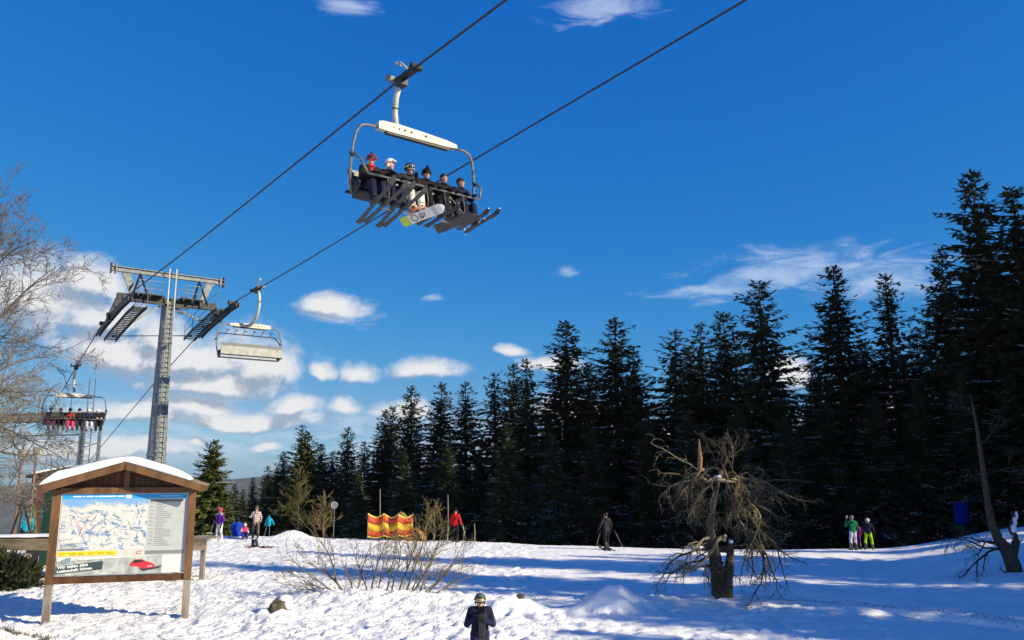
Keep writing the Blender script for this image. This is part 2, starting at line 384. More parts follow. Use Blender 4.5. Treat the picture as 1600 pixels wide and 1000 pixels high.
for k in np.arange(0, 1, 0.012):                             # the groomed lane at the lower right
    x, y = 6.5 + 6.8 * k, 25.6 - 6.2 * k + 0.5 * math.sin(k * 3)
    dent(x, y, 0.3, 0.16, -0.75, 0.05, 0.2)
ny, nx = GX.shape
idx = np.arange(nx * ny).reshape(ny, nx)
F = np.stack([idx[:-1, :-1], idx[:-1, 1:], idx[1:, 1:], idx[1:, :-1]], -1).reshape(-1, 4)
cx = (GX[:-1, :-1] + GX[1:, 1:]).ravel() / 2; cy = (GY[:-1, :-1] + GY[1:, 1:]).ravel() / 2
M_FOREST = mat('wooded_valley', (0.03, 0.042, 0.03), 0.95, 0.3, 0.012, col2=(0.09, 0.10, 0.10), spec=0.05)
mi = (np.hypot(cx, cy) > 260).astype(int)
ground = put('snow_ground', fast_mesh('snow_ground', np.stack([GX, GY, GZ], -1).reshape(-1, 3), F, [M_SNOWG, M_FOREST], True, mi))
tag(ground, 'trampled white snow slope with footprints and ski tracks', 'snow', kind='structure')
def ground_z(x, y):                                          # height of the finished snow surface
    i = int(np.clip(np.searchsorted(gx, x), 1, nx - 1)); j = int(np.clip(np.searchsorted(gy, y), 1, ny - 1))
    return float(np.median(GZ[j - 1:j + 1, i - 1:i + 1]))
# far hills
def ridge(name, label, X0, X1, Y, base, prof, depth):
    n = 90; m = 9; xs = np.linspace(X0, X1, n); V = []
    for j in range(m):
        tt = j / (m - 1)
        for i, x in enumerate(xs):
            h = np.interp(x, *prof) + 60 * fbm(np.array([x / 700.0]), np.array([Y / 500.0]), 4)[0]
            sh = math.sin(tt * math.pi) ** 0.8
            V.append((x, Y + (tt - 0.5) * depth, base + (h - base) * sh + 25 * sh * fbm(np.array([x / 160.0]), np.array([tt * 9.0]), 3)[0]))
    idx = np.arange(n * m).reshape(m, n)
    F = np.stack([idx[:-1, :-1], idx[:-1, 1:], idx[1:, 1:], idx[1:, :-1]], -1).reshape(-1, 4)
    o = put(name, fast_mesh(name, V, F, M_FOREST, True)); tag(o, label, 'hill', kind='structure')
ridge('hill', 'distant wooded hill beyond the young spruce', -5200, 2600, 5200, -340, ([-5200, -3400, -2500, -1720, -1450, -1000, 0, 2600], [-160, -120, -140, -92, -75, -130, -160, -200]), 1800)

# ------------------------------------------------------------------ spruces
def spruce_mesh(seed, H=18.0, Rm=2.9, whorls=46, gap=0.0, ragged=0.25, dens=1.0, droop=1.0, needle=None, snow=0.14, top=0.0, zlow=0.05):
    rg = np.random.RandomState(seed)
    V = []; T = []; SV = []; SF = []; BP = []
    def frond(p, d, L, w, roll):
        d = d / np.linalg.norm(d); s = np.cross(d, (0, 0, 1.0)); s /= max(np.linalg.norm(s), 1e-6); u = np.cross(s, d)
        s = s * math.cos(roll) + u * math.sin(roll)
        b = len(V)
        V.extend([p, p + d * L * 0.45 + s * w, p + d * L, p + d * L * 0.45 - s * w]); T.append((b, b + 1, b + 2, b + 3))
    zs = H * (zlow + (1 - zlow) * (np.arange(whorls) / whorls) ** 0.92)
    lob = rg.rand(7) * 6.28
    for wi, z in enumerate(zs):
        q = z / H; nb = rg.randint(5, 8) if q < 0.9 else rg.randint(4, 6)
        base = Rm * (1 - q) ** 0.74 * (0.86 + 0.14 * math.sin(wi * 1.9 + lob[0])) + 0.10
        a0 = rg.rand() * 6.28
        for b in range(nb):
            if rg.rand() < gap * (1 - q): continue
            az = a0 + b * 6.283 / nb + rg.uniform(-.35, .35)
            L = base * 1.06 * rg.uniform(1 - ragged * 1.3, 1 + ragged * 0.8) * (1 + 0.12 * math.sin(3 * az + lob[1]))
            if rg.rand() < 0.06: L *= 1.25
            hd = np.array([math.cos(az), math.sin(az), 0]); sd = np.array([-hd[1], hd[0], 0])
            rise = 0.75 * max(0, q - 0.45) - 0.28 * droop * (1 - q) + rg.uniform(-.09, .09)
            npt = max(4, int(L / 0.28)); pr = None
            zz = z + rg.uniform(-.15, .15); P = []
            for k in range(npt + 1):
                t = k / npt
                pz = zz + L * (rise * t - 0.22 * droop * t * t * (1.2 - q) + 0.20 * t ** 3)
                P.append(np.array([hd[0] * L * t, hd[1] * L * t, pz]) + sd * 0.06 * L * math.sin(t * 3 + b))
            BP.append((P, 0.035 * (1 - q) + 0.012))
            nf = max(4, int(L * 8.0 * dens))
            for k in range(nf):
                t = 0.12 + 0.88 * (k + rg.rand()) / nf
                f = t * npt; i = min(int(f), npt - 1); p = P[i] * (1 - f + i) + P[i + 1] * (f - i); d = P[i + 1] - P[i]; d /= np.linalg.norm(d)
                fl = (0.26 + 0.46 * (1 - t) * min(1, L / 1.6)) * rg.uniform(.7, 1.25); sgn = 1 if k % 2 else -1
                dd = d * rg.uniform(.5, .95) + sd * sgn * rg.uniform(.45, .95) + np.array([0, 0, rg.uniform(-.5, .08) * droop])
                frond(p, dd, fl, fl * rg.uniform(.17, .30), rg.uniform(-.5, .5))
                if rg.rand() < 0.75:      # hanging twigs
                    frond(p, d * .5 + sd * sgn * rg.uniform(-.3, .5) + np.array([0, 0, -rg.uniform(.5, 1.1)]), fl * rg.uniform(.5, .9), fl * .22, rg.uniform(-1.2, 1.2))
            frond(P[-2], P[-1] - P[-2] + np.array([0, 0, .03]), 0.34, 0.06, rg.uniform(-.4, .4))
            if rg.rand() < snow * 1.5 * (1.25 - q) and L > 0.8:          # dusting of snow along the bough
                for k in range(int(7 + 9 * rg.rand())):
                    t = rg.uniform(.3, 1.0); f = min(t * npt, npt - 1e-3); i = int(f); p = P[i] * (1 - f + i) + P[i + 1] * (f - i); lat = rg.normal(0, .13) * L * (1 - .4 * t)
                    p = p + sd * lat + (0, 0, .035 - abs(lat) * .18); w, l_ = rg.uniform(.02, .065), rg.uniform(.07, .22); d = P[i + 1] - P[i]; d = d / np.linalg.norm(d); d = d + sd * np.sign(lat) * .7; d /= np.linalg.norm(d); s2 = np.cross(d, (0, 0, 1.0)); bs = len(SV)
                    SV.extend([p - d * l_, p + s2 * w + (0, 0, .006), p + d * l_ - (0, 0, .02), p - s2 * w + (0, 0, .006), p + (0, 0, .03)]); SF.extend([(bs, bs + 1, bs + 4), (bs + 1, bs + 2, bs + 4), (bs + 2, bs + 3, bs + 4), (bs + 3, bs, bs + 4)])
    for k in range(int(2600 * dens)):      # inner twigs that close the crown
        q = rg.rand() ** 1.5; z = H * (zlow + (0.9 - zlow) * q); rr = Rm * (1 - q) ** 0.9 * rg.uniform(.05, .62); a = rg.rand() * 6.28
        o_ = np.array([math.cos(a), math.sin(a), 0.0]); fl = rg.uniform(.35, .7) * (1.1 - .8 * q)
        frond(o_ * rr + (0, 0, z), o_ * rg.uniform(.2, .9) + np.array([rg.normal(0, .4), rg.normal(0, .4), -rg.uniform(.1, 1.0)]), fl, fl * .3, rg.uniform(-1.5, 1.5))
    for k in range(26):                   # leader
        z = H * (1 - 0.055 * rg.rand() ** 1.0); a = rg.rand() * 6.28
        frond(np.array([0, 0, z]), np.array([math.cos(a), math.sin(a), 1.0]), 0.22, 0.035, rg.rand())
    crown = fast_mesh('crown', np.array(V), np.array(T), needle or M_NEEDLE)
    mb = MB(); mb.tube([(0, 0, -1.2), (0, 0, H * .3), (0.04, 0, H * .7), (0, 0, H * 1.005)], [H * .0115, H * .009, H * .004, .012], 8)
    trunk = mb.mesh('trunk', M_SPRBARK, True)
    mb = MB()
    for P, r in BP: mb.tube([P[0], P[len(P) // 2], P[-1]], [r, r * .7, r * .2], 3, cap=False)
    limbs = mb.mesh('limb', M_SPRBARK)
    sn = fast_mesh('snow', np.array(SV), np.array(SF), M_SNOW, True) if SF else None
    return dict(crown=crown, trunk=trunk, limb=limbs, snow=sn, H=H)
SPR = [spruce_mesh(1, Rm=3.3), spruce_mesh(2, Rm=3.0, ragged=.3, whorls=42, gap=.05), spruce_mesh(3, Rm=3.6, ragged=.34, snow=.2),
       spruce_mesh(4, Rm=3.0, ragged=.4, whorls=38, gap=.12, dens=.9), spruce_mesh(5, Rm=4.0, ragged=.3, snow=.34, droop=1.25),
       spruce_mesh(6, Rm=3.4, ragged=.42, whorls=40, gap=.1, snow=.2),
       spruce_mesh(7, H=9, Rm=2.3, whorls=34, ragged=.28, needle=M_NEEDLEL, snow=.03, dens=1.2, gap=.08),
       spruce_mesh(8, H=11, Rm=2.2, whorls=34, ragged=.35, needle=M_NEEDLEL, snow=.06, gap=.1)]
def plant(v, x, y, height, label, wide=1.0, rz=0.0, group='spruces lining the slope', name='spruce_tree', tilt=0.0):
    d = SPR[v]; z = gzf(x, y); k = height / d['H']
    e = empty(name, (x, y, z), rz, label, 'tree', group); e.scale = (k * wide, k * wide, k); e.rotation_euler = (tilt, tilt * .5, rz)
    put('trunk', d['trunk'], e); c = put('crown', d['crown'], e); put('boughs', d['limb'], c)['kind'] = 'stuff'
    if d['snow']: put('snow', d['snow'], c)['kind'] = 'stuff'
    return e
# top of the tree in the photograph (x, y), distance, variant, width, label
TREES = [
 (335, 688, 53, 6, .85, 'yellow-green young spruce standing alone just right of the notice board'),
 (366, 756, 74, 1, 1.0, 'small dark spruce below the far hill, behind the seated blue person'),
 (352, 772, 64, 0, 1.0, 'small dark spruce peeping out right behind the young green one'),
 (380, 764, 70, 2, 1.0, 'low dark spruce between the seated blue person and the checked shirt'),
 (432, 730, 90, 0, 1.0, 'far pointed spruce just left of the yellowish sapling'),
 (397, 746, 80, 1, 1.0, 'small slim spruce behind the man in the checked shirt'),
 (418, 728, 88, 0, 1.0, 'pointed far spruce at the foot of the hill, behind the blue hung jacket'),
 (446, 706, 84, 2, 1.0, 'mid-green spruce left of the twin-topped pair behind the snow heap'),
 (470, 664, 80, 3, 1.0, 'thin-topped bright spruce with sparse leader above the snow heap'),
 (481, 676, 78, 7, 1.1, 'green spruce just right of the sparse-topped one above the snow heap'),
 (500, 694, 82, 0, 1.0, 'low dark spruce between the green pair and the round sign'),
 (520, 706, 86, 5, 1.0, 'narrow background spruce directly above the round sign'),
 (546, 668, 78, 2, 0.95, 'broad dark spruce left of the striped windbreak'),
 (574, 690, 84, 1, 1.1, 'short spruce tucked between two taller ones above the windbreak pole'),
 (600, 640, 80, 0, 0.95, 'dark spruce with snow-streaked skirts above the striped windbreak'),
 (614, 634, 83, 1, 1.0, 'second of two close spruce tips above the windbreak'),
 (646, 604, 78, 2, 0.95, 'first tall pointed spruce right of the windbreak'),
 (690, 598, 75, 0, 1.0, 'middle one of three equal spruce tips above the bush'),
 (731, 598, 73, 5, 0.95, 'spruce with open tip directly above the person in red'),
 (777, 582, 72, 3, 1.1, 'ragged spruce with drooping snowy boughs just right of the person in red'),
 (801, 569, 75, 0, 0.9, 'left one of two narrow spruce tips between red skier and tall pointed spruce'),
 (829, 562, 71, 1, 0.95, 'right one of two narrow spruce tips left of the tall pointed spruce'),
 (880, 504, 68, 1, 1.05, 'tall sharply pointed spruce rising between red and dark-clad skiers'),
 (922, 570, 74, 2, 0.95, 'lower spruce hiding behind the two tall tips above the dark-clad skier'),
 (960, 499, 66, 0, 1.0, 'tall full spruce above the dark-clad skier with poles'),
 (991, 545, 68, 5, 1.0, 'shorter spruce leaning on the right side of the tall full one'),
 (1051, 516, 66, 3, 1.15, 'open spruce with separate upturned boughs left of the broken tree'),
 (1078, 540, 72, 1, 0.9, 'thin green-tipped spruce between the open one and its tall neighbour'),
 (1095, 504, 67, 3, 0.9, 'narrow spruce with pale thin tip above the splintered tree'),
 (1129, 489, 64, 0, 0.95, 'dense dark spruce directly above the splintered tree'),
 (1187, 441, 61, 2, 1.0, 'tall spruce with pale bare stem showing, right above the broken tree'),
 (1212, 600, 70, 1, 1.0, 'low spruce filling the gap below the white cloud at the tree line'),
 (1301, 417, 58, 5, 1.0, 'tall bent-topped spruce above the trio by the slope edge'),
 (1276, 560, 64, 0, 1.0, 'short spruce at the left foot of the bent-topped tall one'),
 (1345, 530, 62, 2, 0.9, 'lower spruce wedged between the bent-topped and the next tall one'),
 (1388, 430, 58, 3, 1.15, 'tall spruce with hanging pale twigs right of the bent-topped one'),
 (1432, 520, 60, 0, 1.0, 'shorter dark spruce left of the tallest tree'),
 (1467, 394, 56, 2, 0.9, 'tall thick spruce standing against the left side of the tallest tree'),
 (1516, 266, 54, 1, 1.0, 'tallest spruce in the row, near the right edge'),
 (1549, 400, 57, 0, 1.0, 'spruce between the tallest tree and the one at the right edge'),
 (1587, 291, 52, 5, 1.0, 'very tall spruce cut by the right edge of the picture'),
 (1640, 330, 54, 0, 1.0, 'tall spruce just beyond the right edge, boughs reaching into the picture'),
]
rt = np.random.RandomState(3)
for (x, y, Y, v, w, lab) in TREES:
    P = at(x, y, Y); h = P[2] - gzf(P[0], P[1])
    plant(v, P[0], P[1], h, lab, w * (1.78 if h < 19 else 1.6) * rt.uniform(.86, 1.14), rt.rand() * 6.28, tilt=rt.normal(0, .012))
# broad low spruces with snow-laden skirts along the edge of the slope
SKIRT = [(560, 735, 60, 'low snow-laden spruce skirting the slope behind the windbreak'),
         (632, 705, 58, 'broad snow-streaked spruce behind the bush and windbreak'),
         (700, 690, 57, 'broad snowy-boughed spruce behind the person in red'),
         (792, 660, 54, 'wide spruce with hanging snowy boughs in front of the twin tips'),
         (862, 680, 54, 'dark low spruce left of the dark-clad skier'),
         (925, 670, 53, 'dark low spruce directly behind the dark-clad skier'),
         (1010, 650, 52, 'dark low spruce right of the dark-clad skier'),
         (1075, 640, 51, 'dark low spruce behind the left of the broken tree'),
         (1150, 640, 51, 'dark low spruce behind the right of the broken tree'),
         (1225, 650, 50, 'dark low spruce between broken tree and the green-clad person'),
         (1290, 630, 50, 'dark low spruce left of the trio at the slope edge'),
         (1362, 620, 50, 'dark low spruce behind the trio at the slope edge'),
         (1430, 600, 49, 'dark low spruce left of the blue padded post'),
         (1500, 580, 49, 'dark low spruce behind the blue padded post'),
         (1570, 570, 49, 'dark low spruce behind the broken trunk at the right edge')]
for (x, y, Y, lab) in SKIRT:
    P = at(x, y, Y + 2); h = P[2] - gzf(P[0], P[1])
    plant(4 if rt.rand() < .7 else 2, P[0], P[1], h, lab, 1.5, rt.rand() * 6.28)
# second row, deep in the wood
for k, x in enumerate(np.linspace(470, 1640, 26)):
    x = x + rt.uniform(-14, 14); Y = np.interp(x, [470, 1640], [84, 60]) + rt.uniform(-2, 4); yt = np.interp(x, [470, 600, 800, 1100, 1300, 1640], [755, 715, 665, 630, 590, 520]) + rt.uniform(-15, 25)
    P = at(x, yt, Y); plant([0, 2, 5, 4][k % 4], P[0], P[1], P[2] - gzf(P[0], P[1]), 'dark spruce deep in the wood, half hidden behind the front row', 1.5, rt.rand() * 6.28, 'spruces deep in the wood')
# trees of the same wood standing to the right, outside the picture; they throw the long shadows on the slope
SIDE = [(24.6, 24.6, 13), (28, 25.5, 12), (31, 27, 13), (27.5, 29.2, 10), (30.5, 22.3, 20), (29, 17.6, 22), (33.5, 15.6, 22), (26, 15, 13), (28.5, 12.8, 14), (25, 11, 12), (29, 9.6, 14), (31.5, 12, 16), (33, 19.5, 13), (35, 24, 16), (36.5, 30, 14), (38, 20.5, 20), (36, 9, 17)]
SIDE += [(38, 36.5, 24), (42, 39, 25), (47, 40, 26), (37, 43, 23), (43, 46, 25), (50, 45, 26), (39, 50, 24), (46, 52, 25), (54, 50, 26), (41, 57, 24), (49, 60, 25)]
for i, (x, y, h) in enumerate(SIDE):
    plant([0, 2, 5, 4][i % 4], x, y, h, 'spruce of the wood to the right, seen only by its shadow', 1.1 if i < 17 else 1.6, rt.rand() * 6.28, 'spruces beside the slope')
# ------------------------------------------------------------------ chairlift
LAZ = R(38); DV = np.array([-math.sin(LAZ), math.cos(LAZ), 0]); LV = np.array([math.cos(LAZ), math.sin(LAZ), 0]); UP = np.array([0, 0, 1.0])
TW = np.array([-21.25, 50.0, 13.82])                         # crossarm centre of the tower
def lift(u, v, z): return TW + LV * u - DV * v + UP * (z - TW[2])   # u across, v along the line towards the slope, z absolute
ROPE_L = [(-3.1, 95, 17.2), (-3.1, 70, 15.9), (-3.1, 50, 15.05), (-3.1, 38.2, 14.72), (-3.1, 33.9, 14.63), (-3.1, 22.6, 14.03), (-3.1, 14, 13.6), (-3.1, 8.7, 13.4),
          (-3.1, 4.0, 13.22), (-3.1, 2.2, 13.07), (-3.1, 0.8, 12.83), (-3.1, -1.0, 12.55), (-3.1, -2.9, 12.20), (-3.1, -7.2, 10.94), (-3.1, -10, 10.12), (-3.1, -20, 6.9), (-3.1, -45, -1.5)]
ROPE_R = [(3.1, 95, 18.6), (3.1, 70, 17.2), (3.1, 55, 16.5), (3.1, 40.5, 15.93), (3.1, 29, 15.27), (3.1, 20.8, 14.75), (3.1, 12, 14.15), (3.1, 6.9, 13.86),
          (3.1, 4.0, 13.74), (3.1, 2.2, 13.6), (3.1, 0.6, 13.3), (3.1, -1.76, 12.9), (3.1, -3.7, 12.42), (3.1, -13.8, 9.9), (3.1, -29, 5.6), (3.1, -45, 0.8)]
def densify(P, n=6):
    P = np.array(P, float); t = np.arange(len(P)); tt = np.linspace(0, len(P) - 1, (len(P) - 1) * n + 1)
    return np.stack([np.interp(tt, t, P[:, k]) for k in range(3)], 1)
for nodes, lab in ((ROPE_L, 'dark haul rope carrying the occupied chairs over the tower'), (ROPE_R, 'dark haul rope carrying the empty chair, right of the other')):
    mb = MB(); mb.tube([lift(*q) for q in nodes], 0.031, 8)
    tag(mb.build('haul_rope', M_ROPE, None, True), lab, 'rope', 'haul ropes')
def rope_z(nodes, v):
    a = np.array(sorted([(q[1], q[2]) for q in nodes])); return float(np.interp(v, a[:, 0], a[:, 1]))

# --- tower
tower = empty('lift_tower', (TW[0], TW[1], gzf(TW[0], TW[1])), LAZ, 'tall tapered grey steel lift tower with crossarm and catwalks behind the notice board', 'lift tower')
TB = tower.location.z                                        # local: x across the line, y along DV (downhill), z above base
HT = TW[2] - TB
def tl(u, v, z): return np.array([u, -v, z - TB])
mb = MB(); mb.tube([(0, 0, -1), (0, 0, 0.3 * HT), (0, 0, 0.66 * HT), (0, 0, HT - .1)], [.62, .56, .45, .34], 12); pole = mb.build('pole', M_STEEL, tower)
mb = MB()
for z, r in ((0.33 * HT, .60), (0.62 * HT, .50)): mb.cyl((0, 0, z), (0, 0, z + .09), r, n=12)
mb.build('flange_ring', M_STEEL, pole)
lad = MB(); a = R(-84); ca, sa = math.cos(a), math.sin(a)
for s in (-.2, .2):
    lad.bar((ca * .80 - sa * s, sa * .80 + ca * s, -1), (ca * .52 - sa * s, sa * .52 + ca * s, HT - .2), .045, .045)
ladder = lad.build('ladder', M_STEEL, tower)
rung = MB(); rung.bar((sa * .2, -ca * .2, 0), (-sa * .2, ca * .2, 0), .035, .035); rme = rung.mesh('rung', M_STEEL)
k = 0; z = .4
while z < HT - .3:
    d_ = .80 - .28 * (z + 1) / (HT + 2.4); put('rung', rme, ladder, (ca * d_, sa * d_, z)); z += .3; k += 1
# main crossarm, lifting beam on top, struts
zA = 13.75
mb = MB(); mb.bar(tl(-2.9, 0, zA), tl(2.9, 0, zA), .36, .42); mb.bar(tl(-2.2, -.32, zA + .05), tl(2.2, -.32, zA + .05), .12, .3); mb.bar(tl(-1.9, .35, zA - .15), tl(1.2, .35, zA - .35), .1, .12)
mb.build('crossarm', M_STEELD, tower)
zT = 15.42
mb = MB()
for zz, hh, ww in ((zT + .13, .05, .26), (zT - .13, .05, .26), (zT, .24, .06)): mb.box(tl(0, 0, zz), (6.7, ww, hh))
gb = mb.build('lifting_beam', M_STEEL, tower)
for u in (-3.35, -3.1, 3.35, 3.1):
    mb = MB(); mb.box(tl(u, 0, zT), (.05, .34, .62)); mb.build('end_plate', M_STEELD if abs(u) > 3.2 else M_STEEL, gb)
for s in (-1, 1):
    mb = MB(); mb.prism([(s * 2.75, zT - .15 - TB), (s * 2.25, zT - .15 - TB), (s * 1.85, zA - TB), (s * 2.1, zA - TB)], -.06, .06, 'y'); mb.build('wedge_strut', M_STEEL, tower)
    for du in (-.5, .45):
        mb = MB(); mb.bar(tl(s * 1.75, .25, zT - .2), tl(s * 1.75 + du, .75, zA - .1), .09, .09); mb.build('brace', M_STEELD, tower)
for u in (-.12, .28):
    mb = MB(); mb.bar(tl(u, .48, zA - 1.0), tl(u, .48, zT + .35), .06, .06); mb.build('riser', M_PAINTW, tower)
# service railings on the crossarm
for u0, u1, v in ((-1.9, -.5, .7), (.75, 1.75, .7), (-1.9, -.5, -.7), (.75, 1.9, -.7)):
    mb = MB()
    for zz in (.55, 1.05): mb.tube([tl(u0, v, zA + zz), tl(u1, v, zA + zz)], .022, 5)
    for u in np.linspace(u0, u1, 3): mb.tube([tl(u, v, zA + .05), tl(u, v, zA + 1.05)], .022, 5)
    mb.build('railing', M_STEEL, tower)
mb = MB(); mb.box(tl(-1.2, .1, zA + .22), (1.7, 1.2, .05)); mb.box(tl(1.3, .1, zA + .22), (1.4, 1.2, .05)); mb.build('platform', M_STEELD, tower)
# sheave trains and catwalks following the bend of each rope
wheel = MB(); wheel.cyl((-.05, 0, 0), (.05, 0, 0), .2, n=14, mi=0); wheel.cyl((-.06, 0, 0), (.06, 0, 0), .11, n=10, mi=1); wme = wheel.mesh('sheave', [M_RUB, M_STEEL])
for s, nodes in ((-1, ROPE_L), (1, ROPE_R)):
    va, vb = (-3.3, 4.2) if s < 0 else (-3.2, 3.6)
    vs = np.linspace(va, vb, 14); zr = np.array([rope_z(nodes, v) for v in vs])
    tr = MB()
    for i in range(13): tr.bar(tl(s * 3.1 + .09, vs[i], zr[i] - .3), tl(s * 3.1 + .09, vs[i + 1], zr[i + 1] - .3), .05, .24); tr.bar(tl(s * 3.1 - .09, vs[i], zr[i] - .3), tl(s * 3.1 - .09, vs[i + 1], zr[i + 1] - .3), .05, .24)
    tr.bar(tl(s * 2.8, 0, zA - .1), tl(s * 3.25, 0, rope_z(nodes, 0) - .45), .3, .3)
    tro = tr.build('sheave_train', M_STEELD, tower)
    for i in range(13):
        v = (vs[i] + vs[i + 1]) / 2; put('sheave', wme, tro, tuple(tl(s * 3.1, v, rope_z(nodes, v) - .235)))
        if i % 3 == 1:
            mb = MB(); mb.box(tl(s * 3.1, v, rope_z(nodes, v) + .12), (.26, .3, .22)); mb.build('rope_catcher', M_STEELD, tro)
    ui, uo = s * 2.05, s * 2.72; dz = -.55
    cw = MB()
    for u in (ui, uo):
        for i in range(0, 12, 3): cw.bar(tl(u, vs[i], zr[i] + dz), tl(u, vs[i + 3] if i + 3 < 14 else vs[-1], (zr[i + 3] if i + 3 < 14 else zr[-1]) + dz), .06, .18)
    cwo = cw.build('catwalk', M_STEELD, tower)
    for v in np.arange(va + .1, vb - .6, .34):
        z = rope_z(nodes, v) + dz; mb = MB(); mb.box(tl((ui + uo) / 2, v, z + .03), (abs(uo - ui), .2, .05)); mb.build('grating', M_STEELD, cwo)
    rl = MB()
    for hh in (.5, 1.0): rl.tube([tl(ui, v, rope_z(nodes, v) + dz + hh) for v in (va, -1, 1, vb - .6)], .02, 5)
    for v in (va, -1.6, 0, 1.4, vb - .6): rl.tube([tl(ui, v, rope_z(nodes, v) + dz), tl(ui, v, rope_z(nodes, v) + dz + 1.0)], .02, 5)
    rl.build('handrail', M_STEEL, cwo)
    mb = MB(); mb.bar(tl(s * .45, .1, zA - .35), tl(ui, .3, rope_z(nodes, .3) + dz), .12, .12); mb.build('brace', M_STEEL, tower)
    if s > 0:
        mb = MB(); mb.box(tl(2.38, .4, rope_z(nodes, .4) + dz - .04), (.4, .3, .02)); mb.build('number_plate', M_PAINTW, cwo)
mb = MB(); mb.tube([tl(-2.4, -2.9, 11.75), tl(-.2, -2.7, 11.95), tl(2.3, -2.4, 12.15)], .03, 5); mb.build('tie_rod', M_STEELD, tower)
mb = MB(); mb.cyl(tl(.55, .2, zA - .55), tl(.9, .3, zA - .62), .1, .13, 8); mb.build('loudspeaker', M_STEEL, tower)

